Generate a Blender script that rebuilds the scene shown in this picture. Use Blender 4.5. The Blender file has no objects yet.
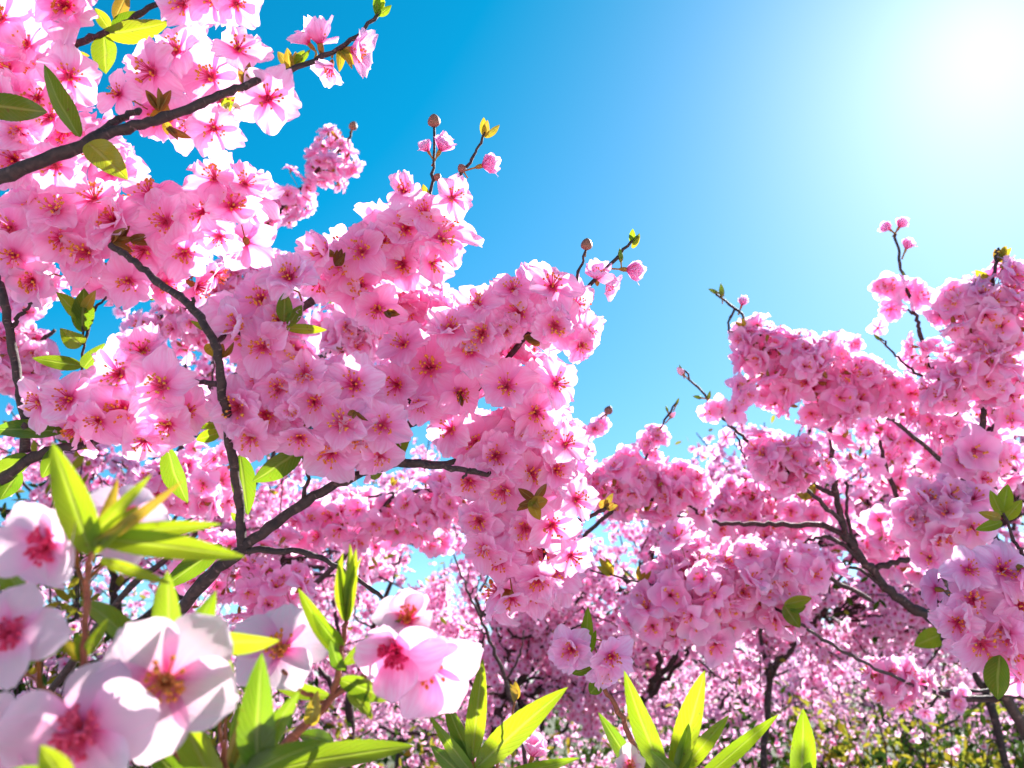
import bpy, math, random
import numpy as np
from mathutils import Vector, Matrix, Quaternion

# ------------------------------------------------------------------ camera, sky, sun, exposure
S = bpy.context.scene
COL = S.collection
FPX = 804.0
PITCH = math.radians(21.5)
CAM = Vector((0, 0, 0.95))
RIGHT = Vector((1, 0, 0))
FWD = Vector((0, math.cos(PITCH), math.sin(PITCH)))
UP = Vector((0, -math.sin(PITCH), math.cos(PITCH)))

cd = bpy.data.cameras.new('camera')
cam = bpy.data.objects.new('camera', cd)
COL.objects.link(cam)
cam.location = CAM
cam.rotation_euler = (math.pi / 2 + PITCH, 0, 0)
cd.sensor_width = 36.0
cd.lens = FPX / 1024 * 36.0
cd.clip_start = 0.02
cd.clip_end = 2000
cd.dof.use_dof = True
cd.dof.focus_distance = 0.58
cd.dof.aperture_fstop = 12.0
S.camera = cam


def ray(x, y):
    return FWD + RIGHT * ((x - 512) / FPX) + UP * ((384 - y) / FPX)


def P(x, y, d):
    return CAM + ray(x, y) * d


SUN_DIR = ray(985, 45).normalized()
SUN_EL = math.asin(SUN_DIR.z)
SUN_AZ = math.atan2(SUN_DIR.x, SUN_DIR.y)

W = bpy.data.worlds.new('World')
S.world = W
W.use_nodes = True
wn, wl = W.node_tree.nodes, W.node_tree.links
wn.clear()
wo = wn.new('ShaderNodeOutputWorld')
bg = wn.new('ShaderNodeBackground')
bg.inputs['Strength'].default_value = 0.05
sky = wn.new('ShaderNodeTexSky')
sky.sky_type = 'NISHITA'
sky.sun_disc = False
sky.sun_elevation = SUN_EL
sky.sun_rotation = SUN_AZ
sky.air_density = 1.0
sky.dust_density = 0.3
sky.ozone_density = 3.0
# vivid rendering of the clear sky: stretch its saturation (less red, a little less green)
hs = wn.new('ShaderNodeVectorMath'); hs.operation = 'MULTIPLY_ADD'
hs.inputs[1].default_value = (1.02, 1.0, 1.12)
hs.inputs[2].default_value = (-1.45, 0.0, 0.0)
hm = wn.new('ShaderNodeVectorMath'); hm.operation = 'MAXIMUM'
hm.inputs[1].default_value = (0.02, 0.02, 0.02)
# the bright aureole round the sun, in world directions
tc = wn.new('ShaderNodeTexCoord')
dot = wn.new('ShaderNodeVectorMath'); dot.operation = 'DOT_PRODUCT'
nrm = wn.new('ShaderNodeVectorMath'); nrm.operation = 'NORMALIZE'
wl.new(tc.outputs['Generated'], nrm.inputs[0])
wl.new(nrm.outputs[0], dot.inputs[0])
dot.inputs[1].default_value = SUN_DIR
clampd = wn.new('ShaderNodeMath'); clampd.operation = 'MAXIMUM'
wl.new(dot.outputs['Value'], clampd.inputs[0]); clampd.inputs[1].default_value = 0.0


def glow(exp, amp):
    p = wn.new('ShaderNodeMath'); p.operation = 'POWER'
    wl.new(clampd.outputs[0], p.inputs[0]); p.inputs[1].default_value = exp
    m = wn.new('ShaderNodeMath'); m.operation = 'MULTIPLY'
    wl.new(p.outputs[0], m.inputs[0]); m.inputs[1].default_value = amp
    return m.outputs[0]


def addm(a, b):
    m = wn.new('ShaderNodeMath'); m.operation = 'ADD'
    wl.new(a, m.inputs[0]); wl.new(b, m.inputs[1])
    return m.outputs[0]


g = addm(glow(60, 0.30), glow(400, 1.1))
gc = wn.new('ShaderNodeVectorMath'); gc.operation = 'SCALE'
gc.inputs[0].default_value = (0.92, 0.98, 1.0)
wl.new(g, gc.inputs['Scale'])
ad = wn.new('ShaderNodeVectorMath'); ad.operation = 'ADD'
wl.new(sky.outputs[0], hs.inputs[0]); wl.new(hs.outputs[0], hm.inputs[0])
wl.new(hm.outputs[0], ad.inputs[0]); wl.new(gc.outputs[0], ad.inputs[1])
wl.new(ad.outputs[0], bg.inputs['Color'])
wl.new(bg.outputs[0], wo.inputs[0])

sl = bpy.data.lights.new('sun', 'SUN')
sl.energy = 5.0
sl.angle = math.radians(0.5)
sl.color = (1.0, 0.95, 0.90)
so = bpy.data.objects.new('sun', sl)
COL.objects.link(so)
so.rotation_euler = SUN_DIR.to_track_quat('Z', 'Y').to_euler()
so.location = CAM + SUN_DIR * 40

S.view_settings.view_transform = 'Standard'
S.view_settings.look = 'None'
S.view_settings.gamma = 1.0
S.view_settings.exposure = 1.75
cy = S.cycles
cy.max_bounces = 18
cy.diffuse_bounces = 12
cy.glossy_bounces = 3
cy.transmission_bounces = 14
cy.sample_clamp_indirect = 10.0
cy.use_denoising = True
cy.use_adaptive_sampling = True
cy.adaptive_threshold = 0.015

random.seed(7)
RNG = np.random.default_rng(7)
U = random.uniform


# ------------------------------------------------------------------ materials
class NT:
    def __init__(self, name):
        self.m = bpy.data.materials.new(name)
        self.m.use_nodes = True
        self.t = self.m.node_tree
        self.t.nodes.clear()
        self.out = self.t.nodes.new('ShaderNodeOutputMaterial')

    def n(self, kind, **kw):
        nd = self.t.nodes.new('ShaderNode' + kind)
        for k, v in kw.items():
            setattr(nd, k, v)
        return nd

    def l(self, a, b):
        self.t.links.new(a, b)

    def math(self, op, a, b=None):
        nd = self.n('Math', operation=op)
        for i, v in enumerate((a, b)):
            if v is None:
                continue
            if isinstance(v, (int, float)):
                nd.inputs[i].default_value = v
            else:
                self.l(v, nd.inputs[i])
        return nd.outputs[0]

    def attr(self, name):
        return self.n('Attribute', attribute_name=name).outputs['Fac']

    def rnd(self):
        s = self.math('ADD', self.n('ObjectInfo').outputs['Random'], self.attr('rnd'))
        return self.math('FRACT', s)

    def ramp(self, fac, stops, interp='LINEAR'):
        r = self.n('ValToRGB')
        cr = r.color_ramp
        cr.interpolation = interp
        while len(cr.elements) < len(stops):
            cr.elements.new(0.5)
        for e, (p, c) in zip(cr.elements, stops):
            e.position = p
            e.color = (*c, 1)
        self.l(fac, r.inputs[0])
        return r.outputs[0]

    def mix(self, fac, a, b, mode='MIX'):
        nd = self.n('Mix', data_type='RGBA', blend_type=mode)
        for i, v in ((0, fac), (6, a), (7, b)):
            if isinstance(v, (int, float)):
                nd.inputs[i].default_value = v
            elif isinstance(v, tuple):
                nd.inputs[i].default_value = (*v, 1)
            else:
                self.l(v, nd.inputs[i])
        return nd.outputs[2]

    def thin(self, refl, trans, fac, gloss=0.04, rough=0.45, bump=None):
        d = self.n('BsdfDiffuse'); tr = self.n('BsdfTranslucent'); gl = self.n('BsdfGlossy')
        gl.inputs['Roughness'].default_value = rough
        self.l(refl, d.inputs['Color']); self.l(trans, tr.inputs['Color'])
        if bump is not None:
            for k in (d, tr, gl):
                self.l(bump, k.inputs['Normal'])
        m = self.n('MixShader'); m.inputs[0].default_value = fac
        self.l(d.outputs[0], m.inputs[1]); self.l(tr.outputs[0], m.inputs[2])
        fr = self.n('Fresnel'); fr.inputs['IOR'].default_value = 1.35
        f2 = self.math('MINIMUM', self.math('MULTIPLY', fr.outputs[0], gloss * 10), gloss * 1.5)
        m2 = self.n('MixShader'); self.l(f2, m2.inputs[0])
        self.l(m.outputs[0], m2.inputs[1]); self.l(gl.outputs[0], m2.inputs[2])
        self.l(m2.outputs[0], self.out.inputs[0])
        return self.m


def petal_material(name, white=0.0, veins=True, soft=False):
    t = NT(name)
    u, v, r = t.attr('pu'), t.attr('pv'), t.rnd()
    pale = (0.97, 0.77, 0.90); mid = (0.96, 0.63, 0.84)
    if white:
        pale = (0.76, 0.64, 0.70); mid = (0.77, 0.53, 0.64)
        a = t.ramp(u, [(0.0, (0.62, 0.01, 0.10)), (0.17, (0.72, 0.04, 0.20)), (0.30, (0.88, 0.36, 0.56)),
                       (0.5, mid), (1.0, pale)])
    else:
        a = t.ramp(u, [(0.0, (0.66, 0.015, 0.14)), (0.11, (0.80, 0.08, 0.32)), (0.23, (0.94, 0.38, 0.66)),
                       (0.5, mid), (1.0, pale)])
    b = t.ramp(u, [(0.0, (0.66, 0.02, 0.16)), (0.09, (0.82, 0.11, 0.38)), (0.20, (0.94, 0.40, 0.69)),
                   (0.55, (0.96, 0.53, 0.78) if not white else (0.77, 0.60, 0.68)),
                   (1.0, (0.96, 0.65, 0.84) if not white else (0.78, 0.68, 0.74))])
    if soft:
        a = t.ramp(u, [(0.0, (0.80, 0.06, 0.26)), (0.10, (0.92, 0.34, 0.60)), (0.35, (0.96, 0.52, 0.77)), (1.0, (0.97, 0.73, 0.87))])
        b = t.ramp(u, [(0.0, (0.80, 0.08, 0.30)), (0.08, (0.93, 0.40, 0.66)), (0.4, (0.96, 0.45, 0.73)), (1.0, (0.96, 0.61, 0.82))])
    c = t.mix(r, a, b)
    nv = None
    if veins:
        comb = t.n('CombineXYZ')
        t.l(t.math('MULTIPLY', u, 1.6), comb.inputs[0])
        t.l(t.math('MULTIPLY', v, 9.0), comb.inputs[1])
        t.l(t.math('MULTIPLY', r, 37.0), comb.inputs[2])
        no = t.n('TexNoise'); no.inputs['Scale'].default_value = 1.6; no.inputs['Detail'].default_value = 3
        t.l(comb.outputs[0], no.inputs['Vector'])
        vm = t.ramp(no.outputs[0], [(0.42, (0, 0, 0)), (0.62, (1, 1, 1))])
        vv = t.n('RGBToBW'); t.l(vm, vv.inputs[0])
        c = t.mix(t.math('MULTIPLY', vv.outputs[0], 0.42), c, (0.92, 0.33, 0.62) if not white else (0.88, 0.55, 0.70))
        bp = t.n('Bump'); bp.inputs['Strength'].default_value = 0.35; bp.inputs['Distance'].default_value = 0.0006
        t.l(no.outputs[0], bp.inputs['Height'])
        nv = bp.outputs[0]
    return t.thin(c, c, 0.62, gloss=0.012, rough=0.5, bump=nv)


def leaf_material(name, refl_a, refl_b, tr_a, tr_b):
    t = NT(name)
    u, v, r = t.attr('pu'), t.attr('pv'), t.rnd()
    av = t.math('ABSOLUTE', t.math('SUBTRACT', v, 0.5))
    mid = t.ramp(av, [(0.0, (1, 1, 1)), (0.035, (0.8, 0.8, 0.8)), (0.07, (0, 0, 0))])
    w = t.math('SUBTRACT', t.math('MULTIPLY', u, 11.0), t.math('MULTIPLY', av, 7.0))
    s = t.math('FRACT', w)
    side = t.ramp(s, [(0.0, (1, 1, 1)), (0.12, (0, 0, 0)), (0.9, (0, 0, 0)), (1.0, (1, 1, 1))])
    k = t.mix(1.0, mid, t.mix(0.55, (0, 0, 0), side), 'LIGHTEN')
    kb = t.n('RGBToBW'); t.l(k, kb.inputs[0])
    tcn = t.n('TexCoord'); no = t.n('TexNoise'); no.inputs['Scale'].default_value = 60
    t.l(tcn.outputs['Object'], no.inputs['Vector'])
    rr = t.math('MULTIPLY_ADD', no.outputs[0], 0.6)
    rr.node.inputs[2].default_value = -0.3
    mixf = t.math('ADD', r, rr)
    refl = t.mix(mixf, refl_a, refl_b)
    tra = t.mix(mixf, tr_a, tr_b)
    n2 = t.n('TexNoise'); n2.inputs['Scale'].default_value = 420; n2.inputs['Detail'].default_value = 1
    t.l(tcn.outputs['Object'], n2.inputs['Vector'])
    sp = t.n('RGBToBW'); t.l(t.ramp(n2.outputs[0], [(.70, (0, 0, 0)), (.76, (1, 1, 1))]), sp.inputs[0])
    refl = t.mix(t.math('MULTIPLY', sp.outputs[0], .6), refl, (.10, .06, .02)); tra = t.mix(t.math('MULTIPLY', sp.outputs[0], .6), tra, (.22, .14, .02))
    vein = t.math('MULTIPLY', kb.outputs[0], 0.4)
    refl = t.mix(vein, refl, (0.30, 0.38, 0.12))
    tra = t.mix(vein, tra, (0.50, 0.56, 0.10))
    bp = t.n('Bump'); bp.inputs['Strength'].default_value = 0.5; bp.inputs['Distance'].default_value = 0.0008
    bp.invert = True
    t.l(kb.outputs[0], bp.inputs['Height'])
    return t.thin(refl, tra, 0.5, gloss=0.03, rough=0.4, bump=bp.outputs[0])


def bark_material(name, dark, light, scale=220.0):
    t = NT(name)
    tcn = t.n('TexCoord')
    no = t.n('TexNoise'); no.inputs['Scale'].default_value = scale; no.inputs['Detail'].default_value = 6
    t.l(tcn.outputs['Object'], no.inputs['Vector'])
    vo = t.n('TexVoronoi'); vo.inputs['Scale'].default_value = scale * 0.7
    t.l(tcn.outputs['Object'], vo.inputs['Vector'])
    c = t.ramp(no.outputs[0], [(0.35, dark), (0.7, light)])
    cb = t.n('CombineXYZ')
    t.l(t.math('MULTIPLY', t.attr('pv'), 3.0), cb.inputs[0]); t.l(t.math('MULTIPLY', t.attr('pu'), 90.0), cb.inputs[1])
    ln = t.n('TexNoise'); ln.inputs['Scale'].default_value = 1.0; ln.inputs['Detail'].default_value = 2
    t.l(cb.outputs[0], ln.inputs['Vector'])
    lm = t.n('RGBToBW'); t.l(t.ramp(ln.outputs[0], [(.60, (0, 0, 0)), (.68, (1, 1, 1))]), lm.inputs[0])
    c = t.mix(t.math('MULTIPLY', lm.outputs[0], .7), c, tuple(min(1, 2.4 * x + .03) for x in light))
    p = t.n('BsdfPrincipled')
    t.l(c, p.inputs['Base Color']); p.inputs['Roughness'].default_value = 0.72
    bp = t.n('Bump'); bp.inputs['Strength'].default_value = 0.7; bp.inputs['Distance'].default_value = 0.0015
    h = t.math('ADD', no.outputs[0], t.math('MULTIPLY', vo.outputs['Distance'], 0.6))
    h = t.math('ADD', h, t.math('MULTIPLY', lm.outputs[0], .4))
    t.l(h, bp.inputs['Height']); t.l(bp.outputs[0], p.inputs['Normal'])
    t.l(p.outputs[0], t.out.inputs[0])
    return t.m


def plain_material(name, c1, c2, rough=0.55, trans=0.0):
    t = NT(name)
    r = t.rnd()
    c = t.mix(r, c1, c2)
    if trans:
        return t.thin(c, c, trans, gloss=0.004)
    p = t.n('BsdfPrincipled'); t.l(c, p.inputs['Base Color']); p.inputs['Roughness'].default_value = rough
    t.l(p.outputs[0], t.out.inputs[0])
    return t.m


M_PETAL = petal_material('pink petal')
M_MIDPETAL = petal_material('frilled pink petal', veins=False, soft=True)
M_WHITE = petal_material('pale petal', white=1.0)
M_FARPETAL = petal_material('small pink petal', veins=False)
M_FIL = plain_material('filament', (0.82, 0.06, 0.20), (0.90, 0.16, 0.28), trans=0.45)
M_ANTH = plain_material('anther', (0.78, 0.20, 0.05), (0.86, 0.40, 0.08), trans=.15)
M_YFIL = plain_material('pale filament', (0.80, 0.30, 0.10), (0.85, 0.50, 0.15), trans=0.3)
M_CALYX = plain_material('calyx', (0.42, 0.16, 0.06), (0.40, 0.28, 0.06), trans=0.4)
M_BUD = plain_material('bud petal', (0.95, 0.48, 0.64), (0.96, 0.64, 0.76), trans=0.55)
M_BUDBROWN = plain_material('bud scale', (0.20, 0.07, 0.05), (0.26, 0.11, 0.06))
M_LEAF = leaf_material('green leaf', (0.045, 0.12, 0.015), (0.09, 0.17, 0.02), (0.17, 0.33, 0.008), (0.32, 0.44, 0.012))
M_YOUNG = leaf_material('young leaf', (0.08, 0.19, 0.015), (0.14, 0.23, 0.02), (0.30, 0.48, 0.008), (0.46, 0.52, 0.012))
M_BRONZE = leaf_material('bronze leaf', (0.10, 0.05, 0.015), (0.18, 0.10, 0.02), (0.30, 0.14, 0.02), (0.42, 0.30, 0.03))
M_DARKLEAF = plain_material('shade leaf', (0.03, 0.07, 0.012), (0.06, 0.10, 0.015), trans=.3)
M_GOLD = plain_material('gold leaf', (0.30, 0.24, 0.02), (0.26, 0.30, 0.03), trans=.5)
M_YELLOW = leaf_material('yellow leaf', (0.22, 0.24, 0.02), (0.26, 0.20, 0.03), (0.50, 0.42, 0.02), (0.50, 0.28, 0.03))
M_BARK = bark_material('bark', (0.018, 0.009, 0.008), (0.058, 0.030, 0.024))
M_TWIG = bark_material('twig bark', (0.06, 0.025, 0.018), (0.14, 0.065, 0.04))
M_REDSTEM = bark_material('red stem', (0.20, 0.05, 0.025), (0.30, 0.10, 0.04))
M_GREENSTEM = bark_material('green stem', (0.12, 0.14, 0.03), (0.18, 0.16, 0.04))


# ------------------------------------------------------------------ mesh building
class MB:
    """collects vertices and faces with pu / pv / rnd point values"""
    def __init__(self):
        self.v, self.f, self.a, self.mi = [], [], [], []

    def grid(self, rows, mat=0, close=False):
        # rows: list of rows of (co, pu, pv)
        b = len(self.v); nc = len(rows[0])
        for row in rows:
            for co, pu, pv in row:
                self.v.append(tuple(co)); self.a.append((pu, pv))
        for i in range(len(rows) - 1):
            for j in range(nc - (0 if close else 1)):
                j2 = (j + 1) % nc
                self.f.append((b + i * nc + j, b + i * nc + j2, b + (i + 1) * nc + j2, b + (i + 1) * nc + j))
                self.mi.append(mat)

    def tube(self, pts, rad, sides=6, mat=0, wob=0.0):
        n = len(pts)
        t0 = (pts[1] - pts[0]).normalized()
        nx = t0.orthogonal().normalized()
        rows = []
        for i in range(n):
            t = (pts[min(i + 1, n - 1)] - pts[max(i - 1, 0)])
            if t.length < 1e-9:
                t = t0
            t = t.normalized()
            nx = (nx - t * nx.dot(t))
            nx = nx.normalized() if nx.length > 1e-6 else t.orthogonal().normalized()
            ny = t.cross(nx)
            row = []
            for k in range(sides):
                a = 2 * math.pi * k / sides
                r = rad[i] * (1 + (U(-wob, wob) if wob else 0))
                row.append((pts[i] + (nx * math.cos(a) + ny * math.sin(a)) * r, i / n, k / sides))
            rows.append(row)
            t0 = t
        b = len(self.v)
        self.grid(rows, mat, close=True)
        self.f.append(tuple(b + k for k in reversed(range(sides)))); self.mi.append(mat)
        e = b + (n - 1) * sides
        self.f.append(tuple(e + k for k in range(sides))); self.mi.append(mat)

    def mesh(self, name, mats):
        me = bpy.data.meshes.new(name)
        me.from_pydata(self.v, [], self.f)
        for m in mats:
            me.materials.append(m)
        me.polygons.foreach_set('material_index', self.mi)
        me.polygons.foreach_set('use_smooth', [True] * len(self.f))
        arr = np.array(self.a, dtype=np.float32)
        for i, nm in enumerate(('pu', 'pv')):
            at = me.attributes.new(nm, 'FLOAT', 'POINT')
            at.data.foreach_set('value', np.ascontiguousarray(arr[:, i]))
        me.update()
        return me


def petal(mb, ang, L, Wd, open_a, curl, cup, notch, ruf, nu, nv, mat=0, ph=0.0, base=0.0, rnd=0.26):
    ca, sa = math.cos(ang), math.sin(ang)
    rows = []
    for i in range(nu + 1):
        u = i / nu
        row = []
        for j in range(nv + 1):
            v = -1 + 2 * j / nv
            gw = (0.16 + 0.84 * math.sin(math.pi / 2 * min(1, u / 0.62))) * (1 - 0.34 * max(0, (u - .62) / .38) ** 2)
            if rnd > .35:       # round-ended petal
                gw = (0.2 + 0.8 * math.sin(math.pi / 2 * min(1, u / 0.58))) * math.sqrt(1 - (max(0, u - .58) / .445) ** 2)
            x = L * u * (1 - (rnd if rnd < .35 else .10) * v * v * u) - notch * L * math.exp(-(v / 0.2) ** 2) * u ** 6
            y = Wd * v * gw
            z = cup * Wd * v * v * gw + ruf * L * u * u * (math.sin(2.6 * math.pi * v + ph) * .6 + math.sin(5.1 * v + 2.3 * ph) * .5 + u * u * math.sin(10.5 * v + 4.1 * ph) * .35)
            # bend along the length
            a = open_a + curl * u
            xx = x * math.cos(a) - z * math.sin(a) + base
            zz = x * math.sin(a) + z * math.cos(a)
            row.append(((xx * ca - y * sa, xx * sa + y * ca, zz), u, v * .5 + .5))
        rows.append(row)
    mb.grid(rows, mat)


def calyx(mb, mat, s=1.0, sides=6):
    rows = []
    for z, r in ((-0.0075, 0.0008), (-0.006, 0.0017), (-0.003, 0.0024), (0.0002, 0.0022)):
        rows.append([((r * s * math.cos(2 * math.pi * k / sides), r * s * math.sin(2 * math.pi * k / sides), z * s), 0.5, 0.5) for k in range(sides)])
    mb.grid(rows, mat, close=True)


def flower_mesh(rs, opening, layers, nu, nv, petal_mat, name, ruf=0.03, stamens=False, wide=0.0094, notch=1.0, rnd=0.26):
    """radius about 0.02 m, facing +Z"""
    mb = MB()
    for li in range(layers):
        k = 5 if li < 2 else 4
        sc = (1.0, 0.86, 0.62)[li]
        for p in range(k):
            a = 2 * math.pi * (p + 0.5 * li) / k + rs.uniform(-.16, .16)
            petal(mb, a, 0.0205 * sc * rs.uniform(.88, 1.08), wide * sc * rs.uniform(.86, 1.10),
                  opening + 0.30 * li + rs.uniform(-.22, .22), rs.uniform(-.65, .30), rs.uniform(.05, .55),
                  rs.uniform(.04, .20) * notch, ruf * rs.uniform(.6, 1.8), nu, nv, 0, rs.uniform(0, 6), base=0.0011, rnd=rnd)
    calyx(mb, 1)
    if stamens:
        stamen_geo(mb, rs, 6, 2, 3, thick=0.0004)
    return mb.mesh(name, [petal_mat, M_CALYX, M_FIL, M_ANTH])


def stamen_geo(mb, rs, n, mf, ma, thick=0.00027, ln=0.0092, spread=0.85):
    for i in range(n):
        a = rs.uniform(0, 2 * math.pi); t = math.sqrt(rs.random()) * spread
        l = ln * rs.uniform(.7, 1.1)
        d = Vector((math.cos(a) * math.sin(t), math.sin(a) * math.sin(t), math.cos(t)))
        b = Vector((math.cos(a) * .0007, math.sin(a) * .0007, 0.0004))
        bend = Vector((math.cos(a), math.sin(a), 0)) * l * .12
        e = b + d * l
        mb.tube([b, b + d * l * .5 - bend * .5, e], [thick, thick * .8, thick * .6], 3, mf)
        s = thick * 3.2
        mb.tube([e - d * s * .9, e, e + d * s * .9], [s * .5, s, s * .4], 4, ma)


def stamen_mesh(rs, name, n=24, mats=None, **kw):
    mb = MB()
    stamen_geo(mb, rs, n, 0, 1, **kw)
    # pistil and the crimson disc the stamens rise from
    mb.tube([Vector((0, 0, 0)), Vector((0.0003, 0, .004)), Vector((0.0002, .0003, .0085))], [.0006, .0003, .0004], 4, 0)
    rows = [[((r * math.cos(k * math.pi / 4), r * math.sin(k * math.pi / 4), z), .5, .5) for k in range(8)]
            for r, z in ((0.0027, .0004), (0.0020, .0012), (0.0005, .0008))]
    mb.grid(rows, 0, close=True)
    return mb.mesh(name, mats or [M_FIL, M_ANTH])


rs = random.Random(3)
HERO = [flower_mesh(rs, o, 1, 8, 12, M_PETAL, 'blossom_open', ruf=.06) for o in (.12, .22, .32, .42, .18, .30)]
HERO_DBL = [flower_mesh(rs, o, 2, 8, 12, M_PETAL, 'blossom_double', ruf=.08) for o in (.15, .28, .4)]
HERO_HALF = [flower_mesh(rs, o, 1, 7, 8, M_PETAL, 'blossom_half_open') for o in (.85, 1.05)]
PALE = [flower_mesh(rs, o, 1, 9, 10, M_WHITE, 'pale_flower', ruf=.008, wide=.0098, notch=.25, rnd=.40) for o in (.15, .3, .5)]
PALE_HALF = [flower_mesh(rs, o, 1, 9, 10, M_WHITE, 'pale_flower_half_open', ruf=.008, wide=.0098, notch=.25, rnd=.40) for o in (.75, .95)]
TRUMPET = [flower_mesh(rs, o, 1, 9, 12, M_PETAL, 'trumpet_flower', wide=.0102, ruf=.012, notch=.25, rnd=.40) for o in (.5, .62)]
CLOSED = [flower_mesh(rs, o, 2, 7, 8, M_PETAL, 'bud_opening', wide=.0105, ruf=.006) for o in (1.22, 1.32)]
STAM = [stamen_mesh(rs, 'stamens', rs.randint(16, 24)) for _ in range(4)]
STAM_BIG = [stamen_mesh(rs, 'stamens', 46, [M_FIL, M_FIL], thick=.00028, ln=.0066, spread=1.2) for _ in range(2)]
STAM_YEL = [stamen_mesh(rs, 'stamens', 22, [M_YFIL, M_ANTH], thick=.0003, ln=.008, spread=.8) for _ in range(2)]
MIDF = [flower_mesh(rs, o, l, 4, 5, M_MIDPETAL, 'small_blossom', ruf=.10, stamens=True)
        for o, l in ((.15, 1), (.35, 1), (.2, 2), (.4, 2), (.3, 3), (.5, 3), (.25, 2), (.7, 2))]
FARF = [flower_mesh(rs, o, l, 2, 2, M_FARPETAL, 'far_blossom', ruf=.09) for o, l in ((.2, 1), (.45, 1), (.3, 2))]


def bud_mesh(name, L, R, m0, m1, split=.2, pointy=.9):
    mb = MB()
    prof = []
    n = 9
    for i in range(n + 1):
        u = i / n
        r = R * math.sin(math.pi * min(1, u ** .75 * .97 + .03)) ** pointy + .0002
        prof.append((u * L, r))
    k = 8
    rows = [[((r * math.cos(2 * math.pi * j / k) * (1 + .08 * math.sin(3 * 2 * math.pi * j / k + z * 300)), r * math.sin(2 * math.pi * j / k), z), .7, .5) for j in range(k)] for z, r in prof]
    b = len(mb.f)
    mb.grid(rows, 0, close=True)
    for i in range(len(mb.f)):
        if i // k < split * n:
            mb.mi[i] = 1
    for a in range(4):        # sepals clasping the bud
        an = a * math.pi / 2
        petal(mb, an, L * .5, R * .45, 1.25, .25, .5, 0, 0, 4, 2, 1, base=R * .55)
    return mb.mesh(name, [m0, m1])


BUD = bud_mesh('bud', .016, .0047, M_BUD, M_CALYX, pointy=.65)
BUD_BROWN = bud_mesh('bud_brown', .010, .0048, M_BUDBROWN, M_BUDBROWN, pointy=.6)
BUD_GREEN = bud_mesh('bud_green', .018, .0034, M_YOUNG, M_YELLOW)


# ------------------------------------------------------------------ scene helpers
def thing(name, label, cat, loc, group=None):
    o = bpy.data.objects.new(name, None)
    COL.objects.link(o)
    o.empty_display_size = .02
    o.location = loc
    o['label'] = label; o['category'] = cat
    if group:
        o['group'] = group
    return o


def child(name, me, parent, mat_world=None, root=None):
    o = bpy.data.objects.new(name, me)
    COL.objects.link(o)
    o.parent = parent
    if mat_world is not None:
        o.matrix_basis = Matrix.Translation(-parent.location) @ mat_world
    return o


def frame(pos, n, spin, scale=1.0):
    n = n.normalized()
    q = n.to_track_quat('Z', 'Y') @ Quaternion((0, 0, 1), spin)
    return Matrix.LocRotScale(pos, q, Vector((scale,) * 3))


def smooth(pts, k=6):
    if len(pts) < 3:
        return [pts[0].lerp(pts[-1], i / k) for i in range(k + 1)]
    out = []
    q = [pts[0] * 2 - pts[1]] + pts + [pts[-1] * 2 - pts[-2]]
    for i in range(1, len(q) - 2):
        p0, p1, p2, p3 = q[i - 1:i + 3]
        for j in range(k):
            t = j / k
            out.append(.5 * ((2 * p1) + (p2 - p0) * t + (2 * p0 - 5 * p1 + 4 * p2 - p3) * t * t + (3 * p1 - p0 - 3 * p2 + p3) * t ** 3))
    out.append(pts[-1])
    return out


def stem(mb, pts, r0, r1, sides=8, wob=.08, jit=.0012, mat=0, nodes=True):
    sp = smooth(pts, 7)
    n = len(sp)
    rad = []
    for i in range(n):
        u = i / (n - 1)
        r = r0 + (r1 - r0) * u
        if nodes and i % 5 == 3:
            r *= 1.16
        rad.append(r)
        if 0 < i < n - 1:
            sp[i] = sp[i] + Vector((U(-jit, jit), U(-jit, jit), U(-jit, jit)))
    mb.tube(sp, rad, sides, mat, wob)
    return sp


def leaf_mesh(L, Wd, fold, arch, twist, mat, nu=26, nv=6):
    mb = MB()
    rows = []
    ph = U(0, 6)
    pk = (.4375 ** .7) * (.5625 ** .9)
    for i in range(nu + 1):
        u = i / nu
        w = (Wd * (u ** .7) * ((1 - u) ** .9) / pk + .0005 * (1 - u)) * (1.02 - .06 * ((u * 13) % 1))
        row = []
        tw = twist * (u - .3)
        for j in range(nv + 1):
            v = -1 + 2 * j / nv
            y = w * v
            z = fold * abs(v) ** 1.3 * w + .05 * w * math.sin(u * 13 + ph + v * 1.5)
            y, z = y * math.cos(tw) - z * math.sin(tw), y * math.sin(tw) + z * math.cos(tw)
            z += arch * L * 4 * u * (1 - u) + .10 * L * math.sin(2.2 * u + ph) * u * u * (1 - u)
            row.append(((u * L, y, z), u, v * .5 + .5))
        rows.append(row)
    mb.grid(rows, 0)
    return mb.mesh('leaf', [mat])


def add_leaf(parent, b, t, wd, mat=None, roll=0.0, fold=.35, arch=.06, twist=.3, name='leaf', facing=None):
    """b, t world points"""
    X = (t - b); L = X.length; X.normalize()
    Z = (CAM - b) if facing is None else facing
    Z = Z - X * Z.dot(X)
    Z = Z.normalized() if Z.length > 1e-6 else X.orthogonal().normalized()
    Z = Quaternion(X, roll) @ Z
    Y = Z.cross(X)
    m = Matrix((X, Y, Z)).transposed().to_4x4()
    m.translation = b
    return child(name, leaf_mesh(L, wd, fold, arch * random.choice((-1, 1, 1)), twist * U(-1, 1), mat or M_LEAF), parent, m)


def dir_screen(tx, ty, tz=1.0):
    return (RIGHT * tx + UP * ty - FWD * tz).normalized()


def rdir():
    while True:
        v = Vector((U(-1, 1), U(-1, 1), U(-1, 1)))
        if .05 < v.length < 1:
            return v.normalized()


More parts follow.
